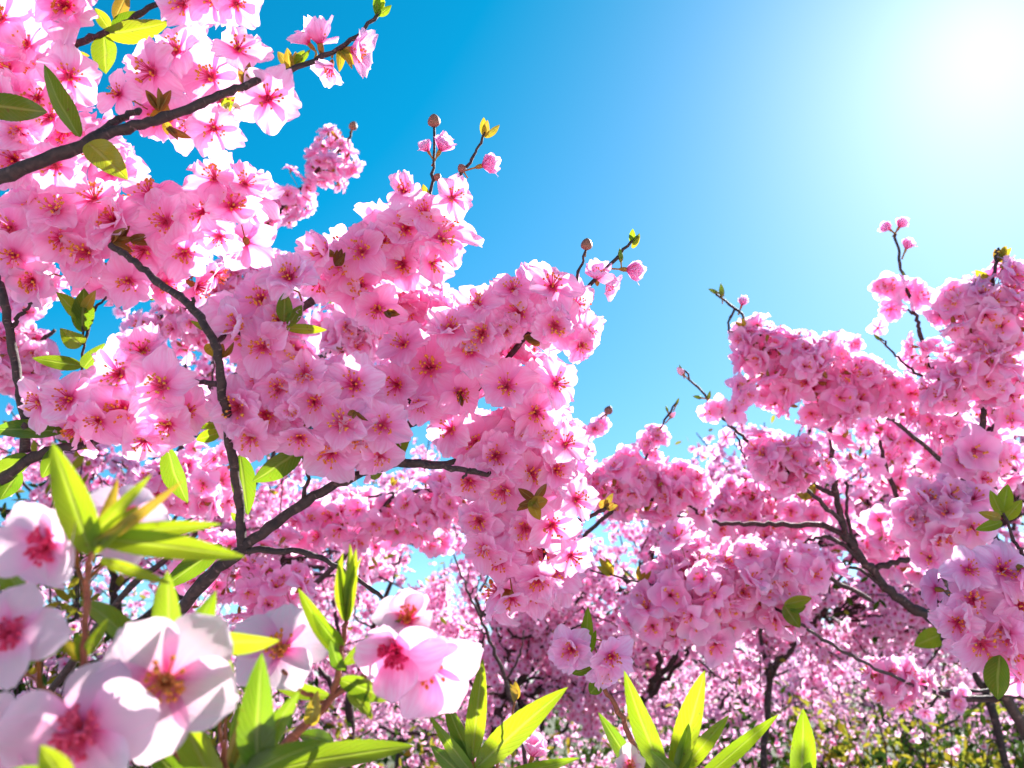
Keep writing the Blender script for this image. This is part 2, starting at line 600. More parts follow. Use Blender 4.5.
def scatter(path, rad, n, k=10, flat=.0, inner=.55):
    """n points spread over a sausage of radius rad round path: (pos, outward, axis point)"""
    sp = smooth(path, 6) if len(path) > 1 else path
    got = []
    k1, k2, f1 = rdir(), rdir(), U(0, 6)
    G = np.zeros((0, 3))
    for i in range(n):
        best = None
        for _ in range(k):
            f = U(0, len(sp) - 1.0001) if len(sp) > 1 else 0
            a = sp[int(f)].lerp(sp[min(int(f) + 1, len(sp) - 1)], f % 1)
            d = rdir()
            e = min(f, len(sp) - 1 - f) / max(1, len(sp) - 1)
            taper = .72 + .28 * min(1, e / .22) if len(sp) > 1 else 1
            p = a + d * rad * taper * U(inner, 1.0) * (1 + .22 * math.sin(k1.dot(a + d * rad) * 2.2 / rad + f1) + .16 * math.sin(k2.dot(a + d * rad) * 3.7 / rad + f1))
            m = 9 if not len(G) else float(np.min(np.sum((G - np.array(p)) ** 2, 1)))
            if best is None or m > best[0]:
                best = (m, p, d, a)
        got.append(best[1:])
        G = np.vstack([G, np.array(best[1])])
    return got


def mass_mesh(name, templates, mats_world, mats):
    """one mesh holding many transformed copies of the templates; a random value per copy"""
    V, F, MI, PU, PV, RN = [], [], [], [], [], []
    base = 0
    cache = {}
    for me in templates:
        n = len(me.vertices)
        co = np.empty(n * 3, np.float32); me.vertices.foreach_get('co', co)
        pu = np.empty(n, np.float32); me.attributes['pu'].data.foreach_get('value', pu)
        pv = np.empty(n, np.float32); me.attributes['pv'].data.foreach_get('value', pv)
        fq = np.array([tuple(p.vertices) for p in me.polygons if len(p.vertices) == 4])
        mi = np.array([p.material_index for p in me.polygons if len(p.vertices) == 4])
        cache[me.name] = (co.reshape(-1, 3), pu, pv, fq, mi)
    keys = list(cache)
    for m in mats_world:
        co, pu, pv, fq, mi = cache[random.choice(keys)]
        A = np.array(m)
        V.append(co @ A[:3, :3].T + A[:3, 3])
        F.append(fq + base); base += len(co)
        MI.append(mi); PU.append(pu); PV.append(pv)
        RN.append(np.full(len(co), random.random(), np.float32))
    V = np.concatenate(V).astype(np.float32); F = np.concatenate(F).astype(np.int32)
    me = bpy.data.meshes.new(name)
    me.vertices.add(len(V)); me.vertices.foreach_set('co', V.ravel())
    me.loops.add(F.size); me.loops.foreach_set('vertex_index', F.ravel())
    me.polygons.add(len(F))
    me.polygons.foreach_set('loop_start', np.arange(0, F.size, 4, dtype=np.int32))
    me.polygons.foreach_set('material_index', np.concatenate(MI).astype(np.int32))
    me.polygons.foreach_set('use_smooth', np.ones(len(F), dtype=bool))
    for m in mats:
        me.materials.append(m)
    for nm, a in (('pu', PU), ('pv', PV), ('rnd', RN)):
        at = me.attributes.new(nm, 'FLOAT', 'POINT')
        at.data.foreach_set('value', np.concatenate(a).astype(np.float32))
    me.update(calc_edges=True)
    return me


FMATS = [M_MIDPETAL, M_CALYX, M_FIL, M_ANTH]
FARMATS = [M_FARPETAL, M_CALYX, M_FIL, M_ANTH]


class Branch:
    """a flowering branch: wood, each blossom (> stamens), each leaf, each bud"""
    def __init__(self, label, d, base, group='pink blossom branches', name='blossom_branch', cat='flowering branch', hero=True, bark=M_BARK):
        self.d = d
        self.root = thing(name, label, cat, base, group)
        self.wood = MB()
        self.hero = hero
        self.bark = bark
        self.count = 0
        self.rest = []

    def px(self, r, d=None):
        return r * (d or self.d) / FPX

    def stem(self, pts, r0, r1, dd=0.0, **kw):
        """pts: (x, y[, depth]) in the photograph; r in its pixels"""
        w = [P(p[0], p[1], p[2] if len(p) > 2 else self.d + dd) for p in pts]
        return stem(self.wood, w, self.px(r0) * .88, self.px(r1) * .85, sides=8 if self.hero else 6,
                    jit=self.px(1.4), **kw)

    def pedicel(self, a, b, r=.0006):
        mid = a.lerp(b, .5) + Vector((0, 0, .003)) + rdir() * .002
        self.wood.tube([a, mid, b], [r * 1.2, r, r], 4, 1)

    def bloom(self, pos, n, rad, me=None, stam=None, spin=None, wild=False, name='blossom'):
        if self.count >= 98:
            self.rest.append(frame(pos, n, U(0, 6.3), rad / .02)); return
        self.count += 1
        if me is None:
            if not self.hero:
                me = random.choice(MIDF)
            else:
                me = random.choice(HERO * 2 + HERO_DBL * 2 + HERO_HALF[:1]) if not wild else random.choice(HERO_DBL + HERO[2:])
        M = frame(pos, n, U(0, 6.3) if spin is None else spin, rad / .02)
        o = child(name, me, self.root, M)
        if self.hero and stam is not False:
            s = bpy.data.objects.new('stamens', stam or random.choice(STAM))
            COL.objects.link(s); s.parent = o
        return o

    def flowers(self, lst, dz=-.02, axis=None):
        for e in lst:
            x, y, r = e[:3]
            tx, ty = (e[3], e[4]) if len(e) > 4 else (U(-.6, .6), U(-.6, .4))
            me = e[5] if len(e) > 5 else None
            d = self.d + dz + U(-.006, .006)
            pos = P(x, y, d); n = dir_screen(tx, ty)
            rad = r * d / FPX * (1.17 if self.hero else 1.1)
            self.bloom(pos, n, rad, me)
            b = pos - n * .0075 * rad / .02
            a = b - n * .012 + FWD * .012 + Vector((U(-.004, .004), 0, U(-.004, .004)))
            self.pedicel(b, a)

    def fill(self, path, rpx, n, fr=None, wild=False, dz=0.0, upb=.15, inner=.55):
        """path in photograph pixels; rpx half thickness of the cluster; fr blossom radius in pixels"""
        pts = [P(p[0], p[1], p[2] if len(p) > 2 else self.d + dz) for p in path]
        fr = fr or (30 if self.hero else 15)
        n = round(n * (.60 if self.hero else .76))
        rad = max(.006, self.px(rpx - fr * .55))
        for pos, dr, a in scatter(pts, rad, n, inner=inner):
            if random.random() < .16:
                pos = pos + dr * rad * U(.15, .5)
            nrm = (dr + Vector((0, 0, upb)) + rdir() * (.75 if self.hero else .85)).normalized()
            fs = self.px(fr) * U(.74, 1.18) * (1.12 if self.hero else 1.05)
            self.bloom(pos, nrm, fs, wild=wild)
            self.pedicel(pos - nrm * .0075 * fs / .02, a, .0005)

    def leaf(self, bx, by, tx, ty, w, mat=None, db=0.0, dt=0.0, **kw):
        b, t = P(bx, by, self.d + db), P(tx, ty, self.d + dt)
        return add_leaf(self.root, b, t, self.px(w) * .86, mat, **kw)

    def bud(self, x, y, tx, ty, lpx, me=None, name='bud'):
        me = me or BUD
        if me is BUD and lpx >= 14 and name == 'bud':
            n = (RIGHT * tx + UP * ty - FWD * .25).normalized()
            sc = self.px(lpx) / .027
            pos = P(x, y, self.d) + n * .0085 * sc
            self.wood.tube([pos - n * .006 * sc, pos - n * .011 * sc, pos - n * .018 * sc], [self.px(.9)] * 3, 5, 1)
            return child(name, random.choice(CLOSED), self.root, frame(pos, n, U(0, 6), sc))
        L = {BUD: .016, BUD_BROWN: .010, BUD_GREEN: .018}[me]
        pos = P(x, y, self.d)
        n = (RIGHT * tx + UP * ty - FWD * .1).normalized()
        self.wood.tube([pos + n * self.px(1.5), pos - n * self.px(3), pos - n * self.px(7)], [self.px(1.0), self.px(.7), self.px(.7)], 5, 1)
        return child(name, me, self.root, frame(pos, n, U(0, 6), self.px(lpx) / L))

    def tuft(self, x, y, lpx, n=4, mat=None, tx=0.0, ty=1.0, dd=0.0):
        """a bunch of small young leaves at a twig end"""
        b = P(x, y, self.d + dd)
        for i in range(n):
            d = (RIGHT * (tx + U(-.6, .6)) + UP * (ty + U(-.4, .4)) - FWD * U(-.5, .5)).normalized()
            add_leaf(self.root, b + rdir() * self.px(1), b + d * self.px(lpx) * U(.7, 1.1), self.px(lpx) * .17,
                     mat or random.choice((M_YOUNG, M_YELLOW, M_LEAF)), roll=U(-.8, .8))

    def done(self):
        o = child('branch_wood', self.wood.mesh('branch_wood', [self.bark, M_CALYX]), self.root, Matrix.Identity(4))
        if self.rest:
            me = mass_mesh('blossoms', MIDF, self.rest, FMATS)
            r = child('blossoms', me, self.root, Matrix.Identity(4)); r['kind'] = 'stuff'
        return self


# ------------------------------------------------------------------ ground
def ground():
    t = NT('orchard ground')
    tcn = t.n('TexCoord')
    n1 = t.n('TexNoise'); n1.inputs['Scale'].default_value = 1.3; n1.inputs['Detail'].default_value = 8
    n2 = t.n('TexNoise'); n2.inputs['Scale'].default_value = 40; n2.inputs['Detail'].default_value = 4
    t.l(tcn.outputs['Object'], n1.inputs['Vector']); t.l(tcn.outputs['Object'], n2.inputs['Vector'])
    c = t.ramp(n1.outputs[0], [(.35, (.035, .055, .015)), (.55, (.06, .075, .02)), (.72, (.09, .065, .04))])
    n3 = t.n('TexVoronoi'); n3.inputs['Scale'].default_value = 45
    t.l(tcn.outputs['Object'], n3.inputs['Vector'])
    pm = t.ramp(n3.outputs['Distance'], [(.50, (1, 1, 1)), (.58, (0, 0, 0))])
    pc = t.mix(n2.outputs[0], (.84, .60, .70), (.86, .70, .76))  # invented pale petals, added so the ground bounces warm light onto the blossoms
    c = t.mix(t.math('MULTIPLY', n2.outputs[0], .5), c, (.05, .035, .02))
    sep = t.n('SeparateXYZ'); t.l(tcn.outputs['Object'], sep.inputs[0])
    thick = t.ramp(t.math('MULTIPLY', sep.outputs[1], .2), [(.2, (1, 1, 1)), (.5, (.02, .02, .02))])   # the added reflecting petal layer thins out ahead, keeping the ground there dark
    c = t.mix(t.mix(1.0, pm, thick, 'MULTIPLY'), c, pc)
    p = t.n('BsdfPrincipled'); p.inputs['Roughness'].default_value = .95
    t.l(c, p.inputs['Base Color'])
    bp = t.n('Bump'); bp.inputs['Distance'].default_value = .03; t.l(n2.outputs[0], bp.inputs['Height']); t.l(bp.outputs[0], p.inputs['Normal'])
    t.l(p.outputs[0], t.out.inputs[0])
    mb = MB()
    rows = []
    xs = [-400, -120, -40, -20, -12, -8, -5, -3, -1.5, 0, 1.5, 3, 5, 8, 12, 20, 40, 120, 400]
    ys = [-60, -20, -8, -3, 0, 1, 2, 3, 4, 5, 6.5, 8, 10, 13, 18, 30, 60, 150, 500]
    for y in ys:
        rows.append([(Vector((x, y, .05 * math.sin(x * .9 + y * .7) * (1 if abs(x) < 30 and abs(y) < 30 else 0))), .5, .5) for x in xs])
    mb.grid(rows)
    o = bpy.data.objects.new('ground', mb.mesh('ground', [t.m]))
    COL.objects.link(o); o['kind'] = 'structure'
    o['label'] = 'orchard ground with an added pale pink petal layer bouncing light upward'


ground()

# ------------------------------------------------------------------ hero branches of the left tree
G1 = 'large pink blossom branches on the left'

# upper-left: long dark branch rising to the right, with a half-open tip
b = Branch('slanting dark branch at top left with half-open blossoms at its leafy tip', .54, P(-60, 200, .56), G1)
b.stem([(-90, 214, .50), (0, 178, .475), (75, 148, .475), (112, 132, .485), (165, 118, .49), (215, 98, .495), (250, 84, .505), (290, 70, .525), (345, 45), (378, 14)], 7.5, 2.2)
b.stem([(88, 142, .48), (115, 122, .49), (140, 110, .50)], 5, 3)
b.flowers([(154, 72, 31, -.5, -.35), (212, 77, 31, .05, -.1), (238, 50, 27, .45, .35), (268, 99, 30, .35, -.15),
           (178, 52, 28, -.2, .3), (193, 122, 29, -.5, -.4), (214, 128, 26, .2, -.5), (38, 98, 27, .2, -.2),
           (52, 118, 28, -.1, .1), (22, 132, 27), (15, 160, 29), (56, 166, 28, .1, -.4), (95, 150, 24), (120, 95, 22, -.4, .1), (5, 100, 28)])
b.fill([(0, 110), (70, 128), (110, 165)], 34, 18, dz=.035)
b.fill([(160, 95), (235, 85)], 42, 13, dz=.02)
for x, y, tx, ty, r, m, ax, ay in ((320, 44, -.15, 1.2, 30, 0, 322, 57), (352, 50, 1.0, -.15, 31, 1, 338, 49), (331, 66, -.1, -1, 22, 1, 332, 53), (309, 44, -.8, .8, 22, 1, 315, 59)):
    b.bloom(P(x, y, b.d), dir_screen(tx, ty, .4), b.px(r), HERO_HALF[m]); b.pedicel(P(ax, ay, b.d), P(x - tx * 8, y + ty * 8, b.d), .0008)
b.tuft(378, 16, 22, 4, M_YOUNG, .4, 1)
b.tuft(290, 70, 26, 3, M_YELLOW, -.2, 1); b.tuft(296, 66, 22, 3, M_YOUNG, .2, 1); b.tuft(284, 73, 22, 2, M_YELLOW, .3, -1)
b.tuft(340, 49, 24, 3, M_YELLOW, .4, -1)
b.leaf(80, 137, 44, 64, 11, M_LEAF, roll=.6, db=-.07, dt=-.09); b.leaf(88, 143, 128, 180, 14, M_YOUNG, roll=-.2, db=-.07, dt=-.08)
b.leaf(-20, 104, 48, 112, 13, M_LEAF, db=-.07, dt=-.07); b.leaf(150, 120, 175, 105, 6, M_YELLOW)
b.leaf(165, 122, 172, 138, 5, M_YELLOW); b.leaf(240, 85, 228, 100, 6, M_YELLOW)
b.leaf(222, 100, 236, 112, 6, M_YOUNG)
b.tuft(160, 110, 22, 5, M_BRONZE, -.1, .8, -.03); b.tuft(168, 128, 20, 3, M_BRONZE, .6, -.3, -.03); b.tuft(245, 85, 20, 4, M_BRONZE, .2, .6, -.03); b.tuft(230, 103, 16, 3, M_YOUNG, .3, -.4, -.03)
b.done()

# very top left corner
b = Branch('short branch in the very top left corner with pale flowers and bright leaves', .55, P(40, 75, .56), G1)
b.stem([(20, 120, .6), (50, 66), (75, 46), (105, 33), (140, 15), (172, -6)], 5, 3)
b.stem([(52, 64), (62, 48), (65, 35)], 2.5, 1.5)
b.flowers([(67, 6, 34, .1, -.2), (28, 45, 27, -.2, .2), (8, 70, 28, -.1, -.2), (69, 77, 28, .5, -.2), (184, 4, 27, .1, -.4),
           (213, 0, 26, .2, -.3), (236, 4, 24, .4, -.4), (2, 20, 30), (40, 75, 26), (20, 100, 26, -.1, -.3)])
b.fill([(0, 30), (30, 80)], 38, 14, dz=.03)
b.fill([(180, -12), (240, -10)], 24, 8, dz=.02)
b.leaf(104, 34, 170, 22, 13, M_YOUNG, roll=.4); b.leaf(112, 28, 140, 12, 8, M_LEAF)
b.leaf(104, 36, 106, 74, 14, M_LEAF, roll=.3); b.leaf(110, 30, 95, 8, 7, M_YOUNG); b.leaf(76, 54, 90, 56, 3, M_YELLOW)
b.leaf(115, 20, 128, -8, 8, M_YELLOW)
b.done()

# wide band of blossom across the left, under the first branch
b = Branch('thick band of white-tipped blossom at left edge, under the slanting dark branch', .57, P(-60, 255, .6), G1)
b.stem([(-80, 262, .62), (0, 240, .60), (60, 236, .59), (120, 232, .585), (190, 215, .58), (245, 200, .58)], 7, 3)
b.stem([(40, 238, .59), (36, 262, .585), (30, 285, .58)], 3, 1.5)
b.flowers([(167, 222, 29, 0, -.05), (203, 213, 25, .15, -.15), (232, 207, 29, .5, .25), (12, 229, 29, -.1, -.1), (88, 252, 30, -.1, -.2),
           (220, 236, 20, .1, -.5), (56, 212, 30, .1, .45), (115, 222, 29, -.3, .3), (62, 238, 28, .1, -.4), (145, 250, 28, -.1, -.5),
           (185, 252, 26, .2, -.5), (34, 280, 25, -.2, -.3, MIDF[3]), (215, 180, 26, .1, .7), (150, 195, 28, -.1, .8), (95, 200, 28, -.1, .8),
           (245, 185, 22, .6, .6), (15, 255, 26), (30, 205, 26, 0, .7), (130, 280, 25, 0, -.6)], dz=-.03)
b.fill([(-10, 240), (90, 235), (180, 228), (240, 210)], 52, 46, dz=.015)
b.fill([(120, 275), (210, 275)], 30, 14, dz=.03)
b.fill([(12, 270), (40, 292)], 24, 6, fr=22, wild=True, dz=.02)
b.leaf(118, 248, 140, 262, 6, M_LEAF); b.leaf(112, 240, 104, 232, 6, M_YELLOW)
b.tuft(112, 243, 24, 5, M_BRONZE, .6, .2, -.04); b.tuft(130, 240, 20, 3, M_BRONZE, .8, .1, -.04)
b.done()

# forked main branch
b = Branch('forked dark main branch with one tall curved arm and full clusters of large flowers', .52, P(150, 640, .54), G1)
b.stem([(110, 700, .58), (195, 592), (242, 550), (290, 512), (345, 480), (400, 464), (444, 467, .53), (486, 474, .57), (505, 470, .61)], 8, 2.2)
b.stem([(242, 550), (240, 505), (231, 450, .50), (222, 390, .48), (214, 345, .475), (192, 308, .48), (160, 284, .49), (135, 262, .50), (110, 245, .505)], 5.5, 3.5)
b.stem([(242, 550), (300, 552), (345, 572), (392, 604)], 4, 2)
b.stem([(222, 385, .48), (200, 382, .50), (175, 388, .54)], 3.5, 2)
b.stem([(300, 505), (308, 480), (303, 452)], 2.6, 1.4)
b.stem([(214, 345, .475), (235, 330, .50), (255, 350, .525)], 3, 1.5)
b.stem([(192, 308, .48), (194, 298, .48)], 3, 2)
b.stem([(345, 480), (350, 460), (355, 430, .54)], 4, 2)
b.stem([(228, 440, .525), (250, 420, .53), (275, 405, .535)], 2.5, 1.5)
b.stem([(480, 473), (470, 470), (463, 478)], 2, 1.5)
b.flowers([(262, 300, 29, -.1, .25), (289, 279, 28, .2, .9), (240, 327, 29, -.35, .1), (264, 347, 29, -.05, -.05), (293, 350, 28, .15, -.15),
           (240, 408, 31, -.2, -.15), (267, 414, 25, .1, -.3), (280, 388, 26, .1, 0), (258, 380, 16, -.1, .1, HERO_HALF[0]), (292, 412, 16, .1, 0, HERO_HALF[0]),
           (314, 402, 24, .35, -.1), (300, 437, 25, .1, -.6), (252, 437, 25, -.2, -.6), (305, 375, 24, .3, .2), (280, 322, 26, .2, .3)], dz=-.025)
b.flowers([(354, 385, 30, -.05, .1), (364, 440, 27, .1, -.1), (332, 451, 30, -.15, -.3), (343, 424, 29, -.1, .2), (383, 425, 26, .3, .1), (380, 455, 22, .4, -.2)], dz=-.02)
b.fill([(245, 320), (285, 370), (265, 415)], 46, 24, dz=.015)
b.fill([(340, 395), (362, 440)], 40, 14, dz=.02)
b.leaf(284, 322, 285, 292, 8, M_LEAF, db=-.035, dt=-.035); b.leaf(288, 326, 302, 305, 6, M_LEAF, db=-.035, dt=-.03); b.leaf(286, 328, 327, 330, 5, M_YOUNG, db=-.035, dt=-.035)
b.leaf(222, 425, 172, 420, 9, M_YOUNG, roll=.3); b.leaf(221, 432, 196, 440, 7, M_YOUNG)
b.leaf(168, 447, 188, 503, 14, M_LEAF, roll=.6); b.leaf(240, 455, 248, 515, 14, M_LEAF, db=.03, dt=.03)
b.leaf(302, 447, 252, 482, 14, M_LEAF, roll=-.4); b.leaf(300, 442, 268, 436, 8, M_YOUNG)
b.leaf(404, 466, 388, 430, 5, M_LEAF); b.leaf(205, 345, 222, 358, 6, M_YELLOW)
b.leaf(222, 545, 160, 590, 12, M_LEAF, db=.01)
b.tuft(222, 358, 20, 4, M_BRONZE, -.3, .5, -.02); b.tuft(356, 412, 14, 3, M_BRONZE, .3, -.2, -.03); b.tuft(372, 478, 14, 2, M_YOUNG, .4, .6)
b.tuft(210, 330, 20, 3, M_YOUNG, -.5, .4); b.tuft(300, 455, 20, 3, M_YOUNG, .6, .2); b.tuft(240, 520, 18, 2, M_YOUNG, -.6, .3)
b.done()

# left edge stems + cluster
b = Branch('left edge branch with a tight cluster of large flowers and a green leafy sprig', .52, P(-60, 520, .53), G1)
b.stem([(-60, 520, .53), (0, 482), (40, 454), (95, 442), (140, 425, .53)], 8, 3)
b.stem([(-10, 270, .55), (4, 295), (14, 360), (25, 420), (25, 452)], 4, 6)
b.stem([(10, 330), (20, 315), (32, 303)], 3, 1.5)
b.stem([(90, 442, .53), (84, 400, .54), (83, 345, .54), (81, 296, .54)], 2.0, 1.2)
b.stem([(83, 345, .54), (95, 310, .545), (106, 297, .545)], 2, 1.2)
b.flowers([(120, 374, 33, -.15, .15), (163, 386, 33, .1, .1), (124, 408, 33, -.1, -.15), (169, 424, 27, .1, -.4), (71, 399, 28, -.3, .1),
           (42, 403, 25, -.5, .1), (143, 352, 25, .1, .7), (100, 420, 26, -.2, -.5), (188, 410, 22, .5, 0), (145, 440, 24, .1, -.7)], dz=-.025)
b.fill([(60, 405), (130, 395), (165, 400)], 42, 19, dz=.015)
b.leaf(80, 318, 56, 292, 9, M_YOUNG, dt=.0, db=.02, roll=.4); b.leaf(82, 332, 84, 288, 12, M_LEAF, db=.02, dt=.01)
b.leaf(82, 345, 60, 328, 11, M_YOUNG, db=.02, roll=-.2); b.leaf(82, 366, 32, 358, 8, M_LEAF, db=.02); b.leaf(84, 368, 105, 343, 9, M_LEAF, db=.02)
b.leaf(84, 310, 96, 290, 6, M_YELLOW, db=.02); b.leaf(64, 432, -8, 430, 11, M_LEAF, roll=.3)
b.leaf(30, 455, -8, 478, 12, M_LEAF); b.leaf(20, 470, 0, 500, 10, M_LEAF); b.leaf(60, 445, 42, 478, 9, M_LEAF)
b.leaf(70, 440, 92, 448, 6, M_LEAF)
b.done()

# upper centre cluster with two bare bud-tipped twigs
b = Branch('upper centre blossom cluster topped by two bare upright twigs with buds', .60, P(300, 320, .63), G1)
b.stem([(230, 345, .66), (305, 305, .63), (335, 286, .61), (370, 262), (405, 235), (430, 206)], 5, 2.5)
b.stem([(430, 206), (432, 180), (434, 126)], 2.2, 1.4)
b.stem([(429, 206), (455, 180), (474, 156), (485, 132)], 2.4, 1.3)
b.stem([(330, 288, .61), (340, 272), (338, 262)], 2.5, 1.5)
b.flowers([(404, 192, 21, .1, .5, HERO_HALF[0]), (452, 198, 21, .4, .1, HERO[3]), (406, 229, 28, .05, .25), (440, 240, 27, .75, .1), (385, 243, 20, -.1, .1),
           (402, 264, 28, .15, -.15), (361, 286, 29, -.1, -.15), (327, 252, 27, -.7, .2), (363, 252, 27, -.2, .2), (432, 262, 24, .6, -.3), (378, 308, 24, .1, -.6),
           (345, 268, 25, -.5, 0), (425, 215, 25, .4, .5)], dz=-.02)
b.fill([(340, 268), (395, 250), (425, 235)], 42, 26, dz=.01)
b.fill([(395, 300), (440, 320)], 28, 10, dz=.03, wild=True)
b.bud(434, 127, 0, 1, 13, BUD_BROWN, 'leaf_bud'); b.bud(436, 158, .5, .8, 26); b.bud(431, 156, -.5, .8, 17)
b.bud(474, 168, .95, .2, 27); b.bud(435, 180, .5, .6, 8, BUD_BROWN, 'leaf_bud'); b.bud(464, 172, -.5, .8, 9, BUD_BROWN, 'leaf_bud')
b.tuft(484, 136, 20, 3, M_YELLOW, .2, 1); b.leaf(428, 206, 423, 184, 5, M_YELLOW); b.leaf(335, 290, 338, 270, 5, M_YELLOW)
b.leaf(388, 312, 400, 320, 4, M_YELLOW)
b.tuft(336, 266, 18, 4, M_BRONZE, 0, .8, -.03); b.tuft(385, 312, 16, 3, M_BRONZE, .6, -.2, -.03)
b.done()

# centre mass and its arm pointing right
b = Branch('centre branch with an arm of blossom pointing right to a bud-tipped twig', .60, P(380, 430, .62), G1)
b.stem([(330, 470, .66), (402, 428, .61), (459, 404), (500, 365), (545, 318), (582, 293), (612, 262), (638, 236)], 4.5, 1.5)
b.stem([(570, 300), (578, 275), (586, 250)], 2, 1.3)
b.stem([(415, 422), (412, 408), (408, 398)], 2.4, 1.2)
b.stem([(440, 412, .61), (432, 385, .60)], 2.2, 1.4)
b.flowers([(430, 368, 34, .0, .1), (483, 334, 27, -.2, 0), (519, 314, 26, 0, .2), (506, 330, 17, -.1, .1), (552, 288, 27, .2, .6), (554, 326, 26, .2, -.2),
           (586, 330, 19, .7, -.3), (513, 291, 22, -.1, .9), (507, 386, 28, -.15, .1), (535, 385, 25, .1, .1), (555, 384, 24, .6, .1), (536, 412, 27, .1, -.2),
           (470, 352, 24, -.1, .5), (405, 345, 25, -.4, .6), (450, 330, 24, 0, .8), (398, 385, 25, -.5, -.1), (460, 392, 24, .3, -.3), (420, 402, 22, 0, -.7),
           (478, 305, 22, -.3, .7), (575, 305, 20, .6, .2), (580, 345, 18, .5, -.6)], dz=-.025)
b.fill([(405, 365), (460, 365)], 42, 18, dz=.02)
b.fill([(475, 345), (530, 315), (575, 310)], 40, 24, dz=.015)
b.fill([(510, 385), (545, 395)], 40, 15, dz=.015)
b.bloom(P(597, 279, b.d), dir_screen(-.1, .7, .6), b.px(22), HERO_HALF[0]); b.bloom(P(607, 283, b.d), dir_screen(.5, -.6, .4), b.px(18), HERO_HALF[1])
b.bud(586, 250, .1, 1, 12, BUD_BROWN, 'leaf_bud'); b.bud(618, 269, 1, -.1, 27); b.bud(621, 262, -.1, 1, 14, BUD_GREEN, 'leaf_bud')
b.tuft(632, 244, 18, 3, M_YOUNG, .5, 1); b.leaf(632, 248, 640, 236, 3, M_YELLOW); b.leaf(540, 345, 528, 336, 5, M_YELLOW); b.leaf(545, 345, 550, 335, 5, M_YELLOW)
b.leaf(418, 428, 392, 460, 15, M_LEAF, roll=.5, db=-.03, dt=-.03) if False else None
b.tuft(525, 337, 16, 4, M_BRONZE, .5, 0, -.03); b.tuft(458, 392, 16, 3, M_BRONZE, .2, -.5, -.03)
b.done()

# hanging column below
b = Branch('long drooping column of dense ruffled pink blossom hanging down at the centre', .61, P(430, 470, .63), G1)
b.stem([(400, 464, .66), (455, 462, .63), (500, 455), (530, 480), (545, 520), (545, 560)], 4, 2)
b.stem([(545, 512), (580, 520), (606, 508)], 3, 2.2)
b.flowers([(476, 442, 29, -.15, 0), (497, 456, 27, .05, .05, HERO_DBL[2]), (530, 474, 26, .3, 0), (525, 527, 24, -.1, -.2), (552, 525, 27, .15, -.2), (538, 578, 24, 0, -.6),
           (505, 490, 25, -.3, -.4), (555, 470, 22, .6, .3), (565, 445, 22, .5, .5), (500, 560, 23, -.4, -.5), (570, 555, 22, .6, -.4), (452, 430, 24, -.5, .2), (545, 435, 24, .3, .5),
           (575, 500, 22, .7, .2), (480, 520, 23, -.4, -.2), (520, 430, 25, .1, .5), (470, 480, 23, -.3, -.5), (512, 598, 20, 0, -.7), (485, 548, 21, -.5, -.2)], dz=-.025)
b.fill([(475, 445), (520, 455), (560, 450)], 44, 28, dz=.015, wild=True)
b.fill([(515, 500), (535, 545), (525, 580)], 58, 40, dz=.02, wild=True)
b.leaf(530, 505, 548, 500, 7, M_YELLOW, db=-.05, dt=-.05); b.leaf(530, 500, 540, 520, 6, M_YELLOW, db=-.05, dt=-.05); b.leaf(600, 508, 608, 500, 5, M_YELLOW)
b.leaf(408, 425, 396, 462, 13, M_LEAF, roll=.6, db=-.06, dt=-.06)
b.tuft(535, 500, 22, 5, M_BRONZE, .2, .1, -.045); b.tuft(606, 508, 18, 3, M_BRONZE, .6, .5)
b.done()

# ------------------------------------------------------------------ mid distance branches
G2 = 'smaller pink blossom branches further off'


def mid(label, d, base, group=G2):
    return Branch(label, d, P(*base), group, hero=False)


b = mid('slim isolated spray of small blossom against blue sky, above the centre left clusters', 1.3, (240, 260, 1.35))
b.stem([(225, 285, 1.4), (262, 228), (285, 205), (315, 172), (345, 145), (353, 128)], 3, 1.2)
b.fill([(342, 150), (315, 175)], 27, 40, fr=11); b.fill([(300, 185), (285, 207)], 22, 18, fr=11); b.fill([(268, 205), (258, 235)], 20, 20, fr=11)
b.bud(352, 130, .3, 1, 9, BUD_BROWN, 'leaf_bud'); b.leaf(340, 138, 330, 130, 3, M_YELLOW)
b.done()

b = mid('sunlit blossom spray seen through the gap behind the curved bare arm at left', 1.15, (60, 400, 1.3))
b.stem([(40, 420, 1.3), (110, 375), (160, 330), (200, 300), (250, 280)], 4, 2)
b.stem([(160, 330), (165, 300), (160, 285)], 2, 1)
b.fill([(150, 330), (190, 322), (250, 300)], 34, 60, fr=16); b.fill([(220, 285), (300, 270)], 28, 30, fr=15)
b.tuft(152, 300, 14, 3); b.tuft(160, 330, 16, 4)
b.done()

b = mid('pale blossom spray behind the upper centre cluster, small leaf buds at its end', 1.05, (300, 360, 1.15))
b.stem([(280, 380, 1.2), (340, 345), (395, 315), (440, 300), (450, 298)], 4, 1.5)
b.fill([(335, 325), (400, 305), (435, 305)], 34, 60, fr=16); b.fill([(330, 275), (300, 265)], 24, 22, fr=15); b.fill([(345, 345), (370, 335)], 28, 20, fr=16)
b.tuft(449, 302, 14, 4, M_YELLOW); b.tuft(362, 350, 14, 4)
b.done()

b = mid('light blossom clump at the left edge, below the thick white-tipped band', 1.0, (-60, 400, 1.05))
b.stem([(-60, 400, 1.05), (0, 375), (30, 350), (55, 330)], 4, 2)
b.fill([(-5, 360), (30, 350)], 36, 50, fr=17); b.fill([(5, 300), (30, 310)], 20, 14, fr=14)
b.done()

